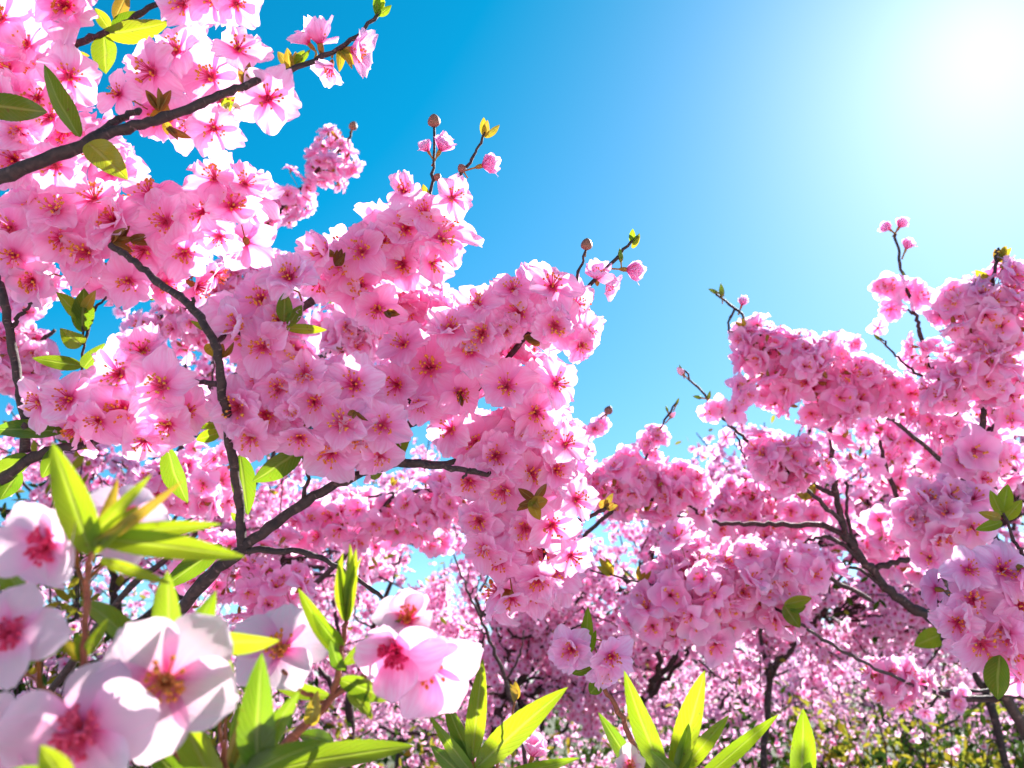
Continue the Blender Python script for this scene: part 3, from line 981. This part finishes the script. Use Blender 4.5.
b = mid('blossom spray with two yellow leaves just under the forked dark main branch', 1.25, (260, 620, 1.4))
b.stem([(250, 640, 1.4), (340, 560), (390, 500), (440, 490), (470, 500)], 4, 1.5)
b.stem([(350, 502), (385, 494), (420, 497)], 1.6, 1)
b.fill([(300, 520), (370, 525), (430, 500)], 36, 70, fr=15); b.fill([(420, 530), (460, 480)], 34, 40, fr=15)
b.leaf(392, 494, 418, 498, 4, M_YOUNG); b.leaf(396, 496, 400, 506, 4, M_YELLOW); b.tuft(392, 486, 12, 3, M_YELLOW)
b.done()

b = mid('bushy blossom spray low at left, behind the green shoots', 1.15, (40, 700, 1.3))
b.stem([(30, 720, 1.3), (120, 600), (190, 540), (230, 500)], 5, 2)
b.fill([(150, 500), (215, 470)], 40, 60, fr=16); b.fill([(190, 560), (290, 590)], 40, 55, fr=16)
b.done()

b = Branch('bare leafless grey twig rising through the gap right of the white flowers', 1.5, P(545, 900, 1.5), None, 'bare_twig', 'twig', False)
b.stem([(545, 900), (522, 740), (505, 680), (488, 635), (470, 595), (452, 548)], 3.4, .9)
b.stem([(488, 635), (478, 628), (465, 622)], 1.2, .6); b.stem([(480, 618), (492, 600), (496, 580)], 1.4, .6); b.stem([(470, 595), (480, 578), (482, 565)], 1.0, .5); b.stem([(505, 680), (520, 655), (524, 630)], 1.6, .7)
b.done()

# right-hand tree: limbs seen between the clusters
b = mid('bare forked dark limb at right reaching up and left with a long horizontal twig', 1.2, (1010, 720, 1.3), 'dark limbs on the right')
b.stem([(1040, 760, 1.35), (990, 672, 1.25), (943, 626), (900, 600), (870, 568), (848, 540), (836, 496), (832, 455), (828, 412)], 7, 2.6)
b.stem([(848, 540), (828, 527), (776, 524), (732, 524), (690, 518), (640, 510)], 4, 1.5)
b.stem([(870, 568), (835, 540), (815, 538), (796, 550)], 3, 1.2)
b.stem([(860, 556), (848, 520), (846, 482)], 2.5, 1.5)
b.stem([(876, 568), (905, 560), (942, 556)], 3.5, 3)
b.stem([(836, 496), (815, 485), (795, 476)], 3, 1.6)
b.stem([(830, 430), (838, 415), (842, 405)], 2.5, 1.5)
b.stem([(900, 600), (860, 570), (830, 570)], 2.5, 1.2)
b.flowers([(966, 432, 15), (828, 470, 13)], dz=0)
b.tuft(806, 500, 22, 4, M_YELLOW, -.1, .8); b.tuft(690, 516, 16, 4, M_YELLOW, -.3, .7); b.tuft(640, 511, 14, 3, M_YELLOW, -.8, .3); b.tuft(808, 590, 12, 3)
b.leaf(946, 632, 914, 646, 11, M_YOUNG); b.leaf(940, 630, 955, 644, 8, M_LEAF)
b.done()

b = mid('big wedge-shaped blossom arm at right, pointing up-left with a budded twig tip', 1.15, (960, 470, 1.3))
b.stem([(965, 480, 1.3), (905, 430, 1.25), (860, 400), (800, 365), (765, 340), (742, 315), (714, 290)], 3, 1.4)
b.stem([(735, 308), (728, 328), (735, 335)], 1.5, 1)
b.fill([(765, 352), (805, 378), (855, 388)], 44, 115, fr=16); b.fill([(870, 380), (905, 400)], 30, 32, fr=14); b.fill([(752, 340), (765, 350)], 20, 10, fr=15)
b.bloom(P(740, 338, b.d), dir_screen(-.5, -.6), b.px(13)); b.bud(740, 310, .3, 1, 15); b.bud(722, 297, -.1, 1, 14, BUD_GREEN, 'leaf_bud'); b.bud(718, 293, -1, .4, 11, BUD_GREEN, 'leaf_bud')
b.tuft(745, 328, 12, 3, M_YELLOW, -.3, .5)
b.done()

b = mid('thin budded twig carrying loose small flowers, leading down to a round pom-pom cluster', 1.1, (840, 520, 1.15))
b.stem([(840, 520, 1.15), (810, 492), (777, 462), (753, 446), (727, 422), (707, 399), (684, 370)], 2.6, 1.2)
b.stem([(735, 432), (742, 450), (748, 462)], 1.2, .7)
b.fill([(765, 462), (795, 468)], 34, 50, fr=16)
b.flowers([(709, 413, 12), (735, 411, 14), (726, 437, 10), (738, 386, 12), (718, 408, 13), (748, 395, 11), (742, 402, 11), (712, 452, 8)], dz=0)
b.bud(684, 375, -.3, .3, 11); b.bud(708, 400, .2, .9, 10, BUD_GREEN, 'leaf_bud'); b.bud(702, 398, -1, .2, 10, BUD_GREEN, 'leaf_bud'); b.bud(682, 372, -.4, 1, 8, BUD_GREEN, 'leaf_bud')
b.done()

b = mid('slender upright twig, tallest on the right, with pink buds and three loose flowers on top', 1.1, (985, 470, 1.15))
b.stem([(1000, 500, 1.15), (966, 432), (945, 396), (935, 378), (922, 335), (915, 313), (902, 269), (895, 234)], 3.6, 1.4)
b.stem([(936, 380), (915, 372), (895, 355), (880, 338)], 2, 1)
b.stem([(915, 315), (905, 308), (898, 302)], 1.4, 1)
b.stem([(964, 430), (950, 420), (945, 415)], 1.6, 1)
b.flowers([(890, 287, 16, -.4, .1), (919, 297, 17, .4, .1), (891, 309, 14, -.2, -.5), (878, 328, 10, -.2, 0), (853, 344, 11), (908, 290, 13), (882, 288, 12, -.5, .5)], dz=0)
b.fill([(930, 350), (925, 365)], 20, 12, fr=13); b.fill([(940, 400), (950, 430)], 26, 24, fr=14)
b.bud(893, 232, -.7, .4, 15); b.bud(896, 232, .5, .9, 16); b.bud(904, 254, .3, 1, 16); b.bud(904, 280, -.1, 1, 9, BUD_GREEN, 'leaf_bud'); b.bud(880, 340, -.6, .5, 9, BUD_GREEN, 'leaf_bud')
b.done()

b = mid('upright branch at the right edge crowned by a big ball of blossom', 1.0, (960, 640, 1.1))
b.stem([(945, 640, 1.1), (945, 560, 1.05), (962, 490), (980, 440), (985, 400), (982, 350), (990, 300), (996, 262), (998, 248)], 5.5, 1.4)
b.stem([(981, 437), (1000, 422), (1020, 408), (1050, 395)], 3, 2.4)
b.fill([(960, 310), (1005, 312)], 44, 70, fr=18); b.fill([(985, 365), (1000, 390)], 40, 46, fr=18); b.fill([(955, 385), (940, 400)], 22, 14, fr=15)
b.flowers([(1011, 276, 20, .4, .6), (974, 450, 24, -.2, .1), (990, 462, 20, .2, -.3), (1012, 420, 18), (960, 462, 18), (982, 478, 18)], dz=-.02)
b.fill([(970, 455), (995, 462)], 30, 20, fr=18)
b.tuft(998, 262, 20, 5, M_YELLOW, .2, 1); b.leaf(990, 283, 975, 270, 5, M_YELLOW); b.leaf(1000, 268, 1014, 258, 4, M_LEAF)
b.done()

b = mid('loose flower cluster with a red centre, in front of the thick upright limb at right', .97, (1000, 590, 1.0))
b.stem([(1020, 600, 1.0), (975, 560), (945, 525), (930, 510)], 3, 2)
b.flowers([(916, 518, 23, -.3, 0), (957, 517, 23, .3, .1), (940, 535, 23, 0, -.5), (925, 498, 21, -.2, .5), (950, 495, 20, .1, .5), (968, 535, 20, .4, -.3)], dz=-.02)
b.fill([(925, 515), (955, 518)], 40, 30, fr=21)
b.done()

b = Branch('large flowers with orange stamens at the right edge above one hanging green leaf', .74, P(1060, 640, .76), G1)
b.stem([(1080, 660, .78), (1010, 618), (985, 625), (970, 610)], 4, 2)
b.stem([(1040, 590, .78), (1024, 558), (1012, 535), (1003, 510)], 2.6, 1.4)
b.flowers([(973, 600, 27, -.2, .15), (981, 643, 30, -.1, -.1), (1010, 648, 30, .15, -.15), (1001, 570, 27, .1, .5), (1018, 605, 26, .3, .1), (968, 570, 22, -.3, .6), (1022, 570, 25), (958, 622, 22, -.5, -.1), (1020, 675, 22)], dz=-.02)
b.fill([(985, 610), (1020, 610)], 50, 26, fr=26)
b.leaf(1000, 655, 998, 700, 13, M_LEAF, db=-.04, dt=-.04, roll=.3); b.leaf(1003, 512, 1008, 484, 8, M_YOUNG); b.leaf(1002, 515, 990, 490, 6, M_YOUNG); b.leaf(1001, 518, 978, 512, 5, M_YELLOW)
b.leaf(1002, 522, 975, 530, 6, M_YOUNG); b.leaf(1005, 520, 1022, 500, 7, M_YOUNG)
b.done()

b = mid('wide low cloud of ruffled pink blossom right of centre with a green leaf below it', 1.05, (870, 660, 1.1))
b.stem([(1000, 690, 1.35), (930, 690, 1.3), (876, 668, 1.2), (832, 645, 1.1), (796, 622, 1.0), (740, 590), (680, 590), (640, 582), (590, 570)], 2.4, 1.2)
b.flowers([(768, 587, 21, .1, 0), (742, 592, 19), (728, 605, 19), (667, 606, 20, -.2, -.1), (685, 610, 18), (706, 600, 19, 0, -.1), (785, 565, 20, .4, .4), (750, 555, 20, 0, .8)], dz=-.03)
b.fill([(650, 600), (720, 590), (790, 575)], 52, 130, fr=20)
b.tuft(612, 575, 20, 5, M_YELLOW, -.4, .7); b.tuft(640, 582, 16, 3, M_YELLOW, .2, 1)
b.leaf(784, 605, 800, 628, 8, M_LEAF, db=-.06, dt=-.06); b.leaf(784, 605, 812, 598, 6, M_YOUNG, db=-.06, dt=-.06); b.leaf(790, 610, 806, 606, 5, M_LEAF, db=-.06, dt=-.06)
b.done()

b = mid('pink blossom spray right of the drooping column, brown twig tips at its end', 1.15, (560, 560, 1.25))
b.stem([(560, 570, 1.3), (600, 520), (650, 500), (690, 505), (700, 520)], 3, 1.3)
b.stem([(640, 500), (642, 470), (660, 430), (676, 403)], 1.8, 1.1)
b.fill([(600, 490), (655, 485), (695, 495)], 32, 75, fr=16); b.fill([(655, 438), (652, 445)], 16, 8, fr=13)
b.fill([(575, 440), (568, 460)], 22, 16, fr=14); b.stem([(570, 450), (590, 430), (607, 412)], 1.5, 1); b.flowers([(594, 428, 11), (601, 424, 10), (632, 456, 9)], dz=0)
b.bud(607, 414, .4, 1, 9, BUD_BROWN, 'leaf_bud'); b.bud(676, 405, .4, 1, 8, BUD_GREEN, 'leaf_bud'); b.bud(670, 418, .6, .7, 8); b.bud(668, 412, -.4, 1, 7, BUD_GREEN, 'leaf_bud')
b.tuft(645, 512, 14, 3, M_YELLOW)
b.done()

b = mid('blossom mass filling the right, between the forked dark limb and the upright twig', 1.45, (960, 620, 1.5))
b.stem([(970, 640, 1.5), (920, 540), (890, 480), (880, 440)], 4, 2)
b.fill([(865, 430), (920, 450), (940, 480)], 50, 90, fr=14); b.fill([(880, 520), (930, 560)], 44, 60, fr=14)
b.done()
b = mid('blossom spray between the pom-pom cluster and the low wide cloud', 1.4, (860, 600, 1.5))
b.stem([(870, 600, 1.5), (800, 560), (740, 520), (700, 500)], 3, 1.6)
b.fill([(700, 540), (760, 520), (810, 510)], 34, 80, fr=14); b.fill([(720, 490), (760, 500)], 24, 26, fr=13)
b.done()
b = mid('small ball of blossom hanging low at right above the leafy undergrowth', 1.3, (960, 700, 1.4))
b.stem([(1040, 694, 1.3), (1000, 697), (968, 699), (930, 690), (900, 684)], 5, 2)
b.fill([(880, 672), (902, 680)], 28, 32, fr=15); b.flowers([(955, 702, 13), (925, 712, 10), (958, 690, 10)], dz=0)
b.done()

# ------------------------------------------------------------------ background trees
G3 = 'blossom trees in the background'


def mass_leaf_template(n=3):
    out = []
    for i in range(n):
        mb = MB()
        rows = []
        for u in (0, .35, .7, 1):
            w = .011 * math.sin(math.pi * min(1, u * .92 + .06))
            rows.append([((.05 * u, w * v, .25 * abs(v) * w + .01 * (i - 1) * u * u), u, v * .5 + .5) for v in (-1, 0, 1)])
        mb.grid(rows)
        out.append(mb.mesh('small_leaf', [M_LEAF]))
    return out


LEAFT = mass_leaf_template()


def tree(label, foot, d, crowns, top, nclump, nleaf=0, fpc=26, trunk_r=.024, name='blossom_tree', group=G3, clump=.11, lean=0.0):
    """foot: pixel x of the trunk; crowns: (x, y, rx, ry) in pixels; everything stands at depth d (m)"""
    f = P(foot, 700, d); base = Vector((f.x, f.y, 0))
    root = thing(name, label, 'blossom tree', base, group)
    wood = MB()
    fork = P(foot + lean, top, d)
    stem(wood, [base, base.lerp(fork, .5) + Vector((U(-.08, .08), 0, 0)), fork], trunk_r, trunk_r * .7, sides=8, jit=.006)
    limbs = MB()
    fl, lv = [], []
    area = sum(c[2] * c[3] for c in crowns)
    for cx, cy, rx, ry in crowns:
        k = max(2, round(nclump * rx * ry / area))
        cc = P(cx, cy, d)
        hub = fork.lerp(cc, .75)
        stem(limbs, [fork, fork.lerp(hub, .5) + Vector((U(-.1, .1), U(-.1, .1), -.05)), hub, cc], trunk_r * .6, trunk_r * .2, sides=6, jit=.01)
        for i in range(k):
            while True:
                q = Vector((U(-1, 1), U(-1, 1), U(-1, 1)))
                if q.length < 1:
                    break
            q = q * (.35 + .65 * q.length ** .5) if q.length > 0 else q
            c = P(cx + q.x * rx, cy + q.y * ry, d) + Vector((0, q.z * (rx + ry) * .5 * d / FPX, 0))
            out = (c - cc)
            out = out.normalized() if out.length > .01 else rdir()
            tip = c + (out * .7 + rdir() * .7 + Vector((0, 0, .25))).normalized() * clump * U(1.0, 2.4)
            a = hub.lerp(c, .25)
            sp = [a, a.lerp(c, .6) + rdir() * .05, c, tip]
            stem(limbs, sp, .007, .0025, sides=4, jit=.004, nodes=False)
            for pos, dr, ax in scatter([c.lerp(tip, t) for t in (-.3, .3, .8)], clump * U(.38, .62), round(fpc * U(.6, 1.3)), k=2, inner=.4):
                n = (dr + Vector((0, 0, .2)) + rdir() * .5)
                fl.append(frame(pos, n, U(0, 6), U(.85, 1.2)))
            for _ in range(round(nleaf / nclump)):
                lv.append(frame(tip + rdir() * clump * .7, rdir() + Vector((0, 0, .4)), U(0, 6), U(.5, 1.0)))
    child('trunk', wood.mesh('trunk', [M_BARK]), root, Matrix.Identity(4))
    child('limbs', limbs.mesh('limbs', [M_BARK]), root, Matrix.Identity(4))
    c = child('blossom_crown', mass_mesh('blossom_crown', FARF, fl, FARMATS), root, Matrix.Identity(4)); c['kind'] = 'stuff'
    if lv:
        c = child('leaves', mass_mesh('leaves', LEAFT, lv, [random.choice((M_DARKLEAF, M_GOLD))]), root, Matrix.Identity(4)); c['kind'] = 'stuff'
    return root


tree('tall sunlit blossom tree filling the left behind the near branches', 120, 2.6,
     [(50, 490, 110, 50), (210, 370, 110, 60), (330, 380, 80, 60), (150, 520, 150, 70), (300, 540, 110, 60)], 640, 110, 160)
tree('blossom tree left of centre with small sky gaps in its crown', 350, 3.4,
     [(320, 540, 120, 70), (420, 500, 60, 50), (290, 640, 120, 60), (400, 630, 60, 50)], 690, 85, 120, fpc=28)
tree('lower blossom tree at the centre under the drooping column', 500, 3.0,
     [(480, 640, 75, 40), (560, 620, 80, 45), (520, 690, 110, 35), (470, 570, 28, 36)], 700, 70, 60, fpc=28)
tree('round blossom tree behind the low pink cloud right of centre', 640, 3.2,
     [(640, 560, 90, 60), (600, 640, 90, 60), (700, 640, 90, 50), (700, 500, 50, 40)], 700, 85, 80, fpc=28)
tree('wide blossom tree at right behind the forked limb', 770, 3.0,
     [(790, 520, 100, 55), (900, 490, 90, 60), (840, 600, 130, 50), (800, 430, 30, 25)], 680, 110, 160, fpc=28, trunk_r=.016)
tree('tall blossom tree at the right edge behind the upright branch', 985, 2.6,
     [(985, 480, 80, 90), (960, 600, 90, 60), (1010, 400, 50, 60), (930, 440, 50, 40)], 690, 85, 240, fpc=26, trunk_r=.016)
tree('distant shaded blossom tree low at centre right with thin dark stems', 700, 5.0,
     [(640, 690, 90, 40), (740, 680, 90, 45), (820, 680, 70, 45)], 730, 70, 200, fpc=26, clump=.15)
tree('distant blossom tree low at right above the green bushes', 900, 5.5,
     [(880, 650, 80, 45), (960, 640, 80, 50), (1010, 690, 60, 40)], 735, 60, 300, fpc=26, clump=.16)
tree('distant blossom tree low at left of centre', 430, 5.0,
     [(380, 690, 90, 45), (470, 700, 70, 40), (300, 700, 90, 50)], 735, 60, 120, fpc=26, clump=.15)
tree('distant blossom tree low at the far left', 120, 4.5,
     [(60, 600, 120, 80), (200, 650, 110, 70)], 720, 60, 200, fpc=26, clump=.15)


for i, (x, d, side) in enumerate(((40, 7.5, 'behind the corner flowers'), (240, 8.2, 'behind the clump of broad leaves'), (400, 7.4, 'behind the budded shoot'), (540, 8.4, 'behind the bottom centre leaves'),
                                  (680, 7.6, 'behind the fan of long leaves'), (800, 8.6, 'behind the single upright leaf'), (910, 7.5, 'beyond the small ball of blossom'), (1010, 8.3, 'in the far right corner'))):
    tree('far small blossom tree in the orchard ' + side, x, d, [(x, 640, 85, 45), (x - 40, 700, 75, 45), (x + 50, 700, 75, 45)], 745, 84, 40, fpc=36, clump=.25, trunk_r=.04)


def bush(label, x, y, rx, ry, d, n, mats, nfl=0):
    """a twiggy leafy shrub standing on the ground"""
    f = P(x, 700, d); base = Vector((f.x, f.y, 0))
    root = thing('leafy_shrub', label, 'shrub', base, 'green shrubs under the trees')
    wood = MB(); lv = [[] for _ in mats]; fl = []
    for i in range(26):
        t = P(x + U(-rx, rx), y + U(-ry, ry), d) + Vector((0, U(-.25, .25), 0))
        sp = stem(wood, [base + Vector((U(-.1, .1), U(-.1, .1), 0)), base.lerp(t, .5) + rdir() * .12, t], .008, .002, sides=4, jit=.008, nodes=False)
        for _ in range(n // 26):
            a = random.choice(sp[len(sp) // 4:])
            lv[random.randrange(len(mats))].append(frame(a + rdir() * U(.01, .13), rdir() + Vector((0, 0, .5)), U(0, 6), U(.5, 1.1)))
        for _ in range(nfl // 26):
            fl.append(frame(random.choice(sp[len(sp) // 2:]) + rdir() * .06, rdir(), U(0, 6), U(.7, 1)))
    child('stems', wood.mesh('stems', [M_BARK]), root, Matrix.Identity(4))
    for m, l in zip(mats, lv):
        c = child('foliage', mass_mesh('foliage', LEAFT, l, [m]), root, Matrix.Identity(4)); c['kind'] = 'stuff'
    if fl:
        c = child('blossoms', mass_mesh('blossoms', FARF, fl, FARMATS), root, Matrix.Identity(4)); c['kind'] = 'stuff'


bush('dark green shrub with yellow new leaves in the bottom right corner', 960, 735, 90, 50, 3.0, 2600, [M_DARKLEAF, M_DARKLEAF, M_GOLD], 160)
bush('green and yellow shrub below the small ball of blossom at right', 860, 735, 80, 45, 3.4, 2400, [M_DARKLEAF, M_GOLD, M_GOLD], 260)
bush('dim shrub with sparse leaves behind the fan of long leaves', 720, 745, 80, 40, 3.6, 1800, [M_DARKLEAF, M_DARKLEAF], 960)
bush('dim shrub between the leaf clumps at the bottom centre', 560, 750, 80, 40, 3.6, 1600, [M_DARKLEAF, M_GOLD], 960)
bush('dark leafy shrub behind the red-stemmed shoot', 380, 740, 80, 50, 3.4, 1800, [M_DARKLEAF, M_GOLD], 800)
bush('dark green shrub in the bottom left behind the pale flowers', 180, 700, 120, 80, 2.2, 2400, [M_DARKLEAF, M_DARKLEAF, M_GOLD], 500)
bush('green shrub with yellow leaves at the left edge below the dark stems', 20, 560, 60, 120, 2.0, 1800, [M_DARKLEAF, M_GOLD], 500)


def hedge():
    """the far wood closing the view between the trees"""
    lv, fl = [], []
    for i in range(9000):
        x = U(-11, 11); z = U(0, 2.1) * (0.75 + .25 * math.sin(x * 1.7)); y = 11 + U(-.8, .8)
        lv.append(frame(Vector((x, y, z)), rdir() + Vector((0, 0, .4)), U(0, 6), U(2.0, 4.0)))
        if i % 2 == 0:
            fl.append(frame(Vector((x + U(-.4, .4), y - .3, U(.6, 2.2))), rdir(), U(0, 6), U(2.0, 3.0)))
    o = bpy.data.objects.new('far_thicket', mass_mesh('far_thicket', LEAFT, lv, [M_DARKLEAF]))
    COL.objects.link(o); o['kind'] = 'stuff'; o['label'] = 'dark far thicket closing the view under the blossom trees'; o['category'] = 'thicket'


hedge()

# ------------------------------------------------------------------ foreground shoots
G4 = 'leafy shoots in the foreground'


def shoot(label, d, foot, group=G4):
    """foot: pixel x where the stem leaves the frame; the stem runs on down to the ground"""
    f = P(foot, 760, d)
    s = Branch(label, d, Vector((f.x, f.y + .05, 0.0)), group, 'leafy_shoot', 'leafy shoot', True, M_REDSTEM)
    s.foot = s.root.location.copy()
    return s


def to_ground(s, x, y, d, r0):
    p = P(x, y, d)
    stem(s.wood, [s.foot, s.foot.lerp(p, .5) + Vector((.02, .02, 0)), p], r0 * 1.3, r0, sides=8, jit=.001)


def big_flower(s, x, y, r, tx, ty, me, stam, d=None, spin=None):
    d = d or s.d
    pos = P(x, y, d); n = dir_screen(tx, ty)
    rad = r * d / FPX
    s.bloom(pos, n, rad, me, stam, spin, name='pale_flower')
    bb = pos - n * .0075 * rad / .02
    s.wood.tube([bb, bb - n * rad * .4 - Vector((0, 0, .1 * rad)), bb - n * rad * .6 - Vector((0, 0, rad * .6))], [rad * .05] * 3, 5, 1)
    return bb - n * rad * .6 - Vector((0, 0, rad * .6))


# 1 red-stemmed shoot, far left
s = shoot('red-stemmed shoot with a spread of long yellow-green leaves and two white flowers', .25, 80)
s.stem([(80, 790), (83, 700), (85, 640), (88, 575), (92, 540)], 5, 3.5); to_ground(s, 80, 790, .25, .0016)
A = (91, 545)
for tx, ty, w, m in ((52, 442, 18, M_YOUNG), (152, 474, 7, M_YOUNG), (184, 480, 6, M_YELLOW), (222, 524, 9, M_YOUNG), (246, 557, 14, M_YOUNG),
                     (118, 478, 7, M_YELLOW), (140, 505, 9, M_YOUNG)):
    s.leaf(A[0] + U(-3, 3), A[1] + U(-10, 10), tx, ty, w, m, dt=U(-.05, .05) * s.d, roll=U(-.3, .3), fold=.45)
s.leaf(100, 560, 172, 584, 6, M_YOUNG); s.leaf(94, 545, 110, 505, 6, M_YELLOW)
s.leaf(84, 660, 60, 640, 6, M_YELLOW); s.leaf(86, 655, 108, 618, 6, M_YOUNG); s.leaf(84, 665, 76, 630, 5, M_YOUNG)
e = big_flower(s, 48, 545, 54, -.15, .05, PALE[1], STAM_BIG[0], .25, .6)
s.wood.tube([e, e.lerp(P(86, 590, .25), .5), P(86, 600, .25)], [.0007, .0007, .0008], 5, 1)
e = big_flower(s, 122, 520, 46, .35, .1, PALE[0], STAM_BIG[1], .27, 0)
s.wood.tube([e, P(88, 580, .252)], [.0007, .0008], 5, 1)
s.done()

# 2 big blurred flowers in the corner
s = shoot('closest flowering shoot, bottom left corner, four large white and pink flowers out of focus', .20, 60)
to_ground(s, 60, 800, .23, .0016)
for (x, y, r, tx, ty, me, st, d, sp) in ((84, 730, 78, -.1, .1, PALE[0], STAM_BIG[0], .232, .35), (166, 682, 72, .35, .4, PALE[2], STAM_YEL[0], .25, .9),
                                         (12, 636, 54, -.15, .55, PALE[2], STAM_BIG[1], .24, 0), (2, 742, 52, -.1, .1, PALE[2], STAM_BIG[1], .23, 0)):
    e = big_flower(s, x, y, r, tx, ty, me, st, d, sp)
    s.wood.tube([e, e.lerp(P(60, 800, .23), .5), P(60, 800, .23)], [.0008, .0009, .001], 5, 1)
s.leaf(60, 800, 220, 770, 14, M_LEAF, db=.03, dt=.02); s.leaf(70, 790, 40, 745, 14, M_YOUNG, db=.0, dt=.0); s.leaf(60, 780, 5, 772, 10, M_YOUNG)
s.done()

# 3 green leaves between
s = shoot('clump of broad green leaves between the corner flowers and the red-stemmed budded shoot', .28, 225)
to_ground(s, 225, 800, .28, .0016)
for bx, by, tx, ty, w, m in ((160, 690, 216, 590, 20, M_YOUNG), (258, 772, 262, 652, 20, M_LEAF), (175, 640, 168, 570, 16, M_LEAF), (225, 800, 170, 690, 18, M_YOUNG),
                             (225, 800, 300, 690, 14, M_LEAF), (215, 640, 280, 640, 12, M_YOUNG), (0, 655, 75, 640, 14, M_LEAF), (150, 660, 78, 600, 14, M_LEAF),
                             (225, 790, 330, 740, 14, M_LEAF), (200, 800, 140, 740, 16, M_LEAF), (225, 700, 212, 630, 14, M_LEAF), (225, 800, 250, 700, 9, M_YELLOW),
                             (30, 600, 0, 560, 12, M_LEAF), (235, 780, 238, 700, 8, M_YOUNG)):
    s.leaf(bx, by, tx, ty, w, m, dt=U(-.07, .07) * s.d, roll=U(-.5, .5), fold=.4)
    s.stem([(225, 800), ((225 + bx) / 2, (800 + by) / 2 + 8), (bx, by)], 2.5, 1.5)
s.done()

# 4 shoot with bud
s = shoot('red-stemmed shoot with a pointed green leaf bud on top and white flowers either side', .33, 262)
s.stem([(235, 800), (262, 768), (300, 730), (332, 695), (342, 645), (346, 620)], 6, 3); to_ground(s, 235, 800, .33, .0025)
s.stem([(332, 697), (360, 680), (385, 665)], 3.5, 2.5); s.stem([(325, 702), (300, 690), (282, 670)], 3, 2)
for tx, ty, w in ((350, 543, 6), (338, 560, 6), (362, 556, 5), (356, 548, 6), (343, 552, 6)):
    s.leaf(346, 622, tx, ty, w, M_YOUNG, roll=U(-.8, .8), fold=.6)
for bx, by, tx, ty, w, m in ((343, 660, 298, 588, 9, M_YOUNG), (342, 650, 312, 612, 8, M_YOUNG), (344, 664, 402, 618, 9, M_LEAF), (330, 696, 272, 684, 8, M_LEAF), (340, 680, 392, 700, 11, M_LEAF), (350, 690, 372, 718, 9, M_LEAF), (268, 772, 416, 746, 15, M_LEAF),
                             (343, 670, 330, 640, 7, M_LEAF), (310, 725, 318, 690, 8, M_YELLOW), (300, 735, 335, 745, 10, M_LEAF)):
    s.leaf(bx, by, tx, ty, w, m, dt=U(-.05, .05) * s.d, roll=U(-.4, .4), fold=.4)
big_flower(s, 282, 650, 48, -.1, .85, PALE[2], STAM_YEL[0], .34, .2)
big_flower(s, 396, 650, 50, -.3, -.1, TRUMPET[0], STAM_BIG[0], .32, 1.2)
big_flower(s, 427, 664, 54, .3, -.15, TRUMPET[1], STAM_YEL[1], .33, .5)
big_flower(s, 408, 620, 36, .2, 1.2, PALE_HALF[0], STAM_YEL[1], .34, .5)
s.done()

# 5 leaf clump
s = shoot('upright clump of broad bright green leaves with one pink bud, bottom centre', .46, 478)
to_ground(s, 478, 790, .46, .0025)
for bx, by, tx, ty, w, m in ((472, 760, 483, 658, 11, M_YOUNG), (476, 768, 568, 687, 15, M_YOUNG), (472, 760, 445, 698, 9, M_LEAF), (474, 775, 429, 714, 7, M_YOUNG),
                             (480, 775, 500, 735, 10, M_LEAF), (500, 775, 580, 758, 6, M_YOUNG), (472, 775, 455, 735, 9, M_LEAF), (478, 790, 430, 745, 10, M_LEAF)):
    s.leaf(bx, by, tx, ty, w, m, dt=U(-.05, .05) * s.d, roll=U(-.3, .3), fold=.4)
    s.stem([(478, 792), ((478 + bx) / 2, (792 + by) / 2), (bx, by)], 2.5, 1.5)
s.stem([(478, 790), (520, 775), (531, 760)], 2, 1.5); s.bud(530, 764, .3, 1, 32)
s.tuft(515, 700, 22, 4, M_YELLOW, 0, 1); s.stem([(490, 780), (508, 740), (515, 700)], 1.6, 1.2)
s.done()

# 6 small flowering shoot
s = shoot('thin reddish shoot with a yellow-green leaf tip and two shaded pink flowers', .62, 640)
s.stem([(650, 790), (622, 718), (600, 680), (588, 655)], 3.5, 2); to_ground(s, 650, 790, .62, .003)
s.leaf(586, 655, 588, 606, 7, M_YOUNG); s.leaf(585, 655, 582, 622, 5, M_YELLOW); s.leaf(588, 655, 596, 630, 4, M_YOUNG); s.leaf(600, 682, 590, 694, 8, M_LEAF); s.leaf(592, 668, 572, 674, 5, M_LEAF)
s.flowers([(572, 650, 22, -.5, .2), (610, 656, 23, .3, -.1), (604, 672, 18, .1, -.6)], dz=-.01)
s.done()

# 7 fan
s = shoot('fan of long sunlit lance leaves with a small pale flower at its foot', .46, 668)
to_ground(s, 668, 800, .46, .003)
for bx, by, tx, ty, w, m in ((664, 775, 624, 670, 13, M_YOUNG), (672, 775, 705, 670, 14, M_YOUNG), (676, 778, 729, 715, 9, M_YOUNG), (690, 790, 779, 714, 9, M_YOUNG), (640, 775, 598, 712, 9, M_LEAF),
                             (676, 780, 690, 720, 9, M_LEAF), (660, 785, 636, 720, 9, M_LEAF), (690, 790, 650, 750, 8, M_LEAF)):
    s.leaf(bx, by, tx, ty, w, m, dt=U(-.05, .05) * s.d, roll=U(-.3, .3), fold=.45)
    s.stem([(668, 800), ((668 + bx) / 2, (800 + by) / 2), (bx, by)], 2.5, 1.5)
big_flower(s, 630, 766, 20, -.2, .6, PALE_HALF[1], STAM_YEL[0], .44)
s.done()

s = shoot('single broad upright yellow-green leaf on a short stalk, right of the fan of long leaves', .46, 800)
to_ground(s, 800, 790, .46, .002)
s.leaf(800, 790, 803, 708, 14, M_YOUNG, roll=.2); s.leaf(800, 792, 812, 755, 8, M_LEAF)
s.done()
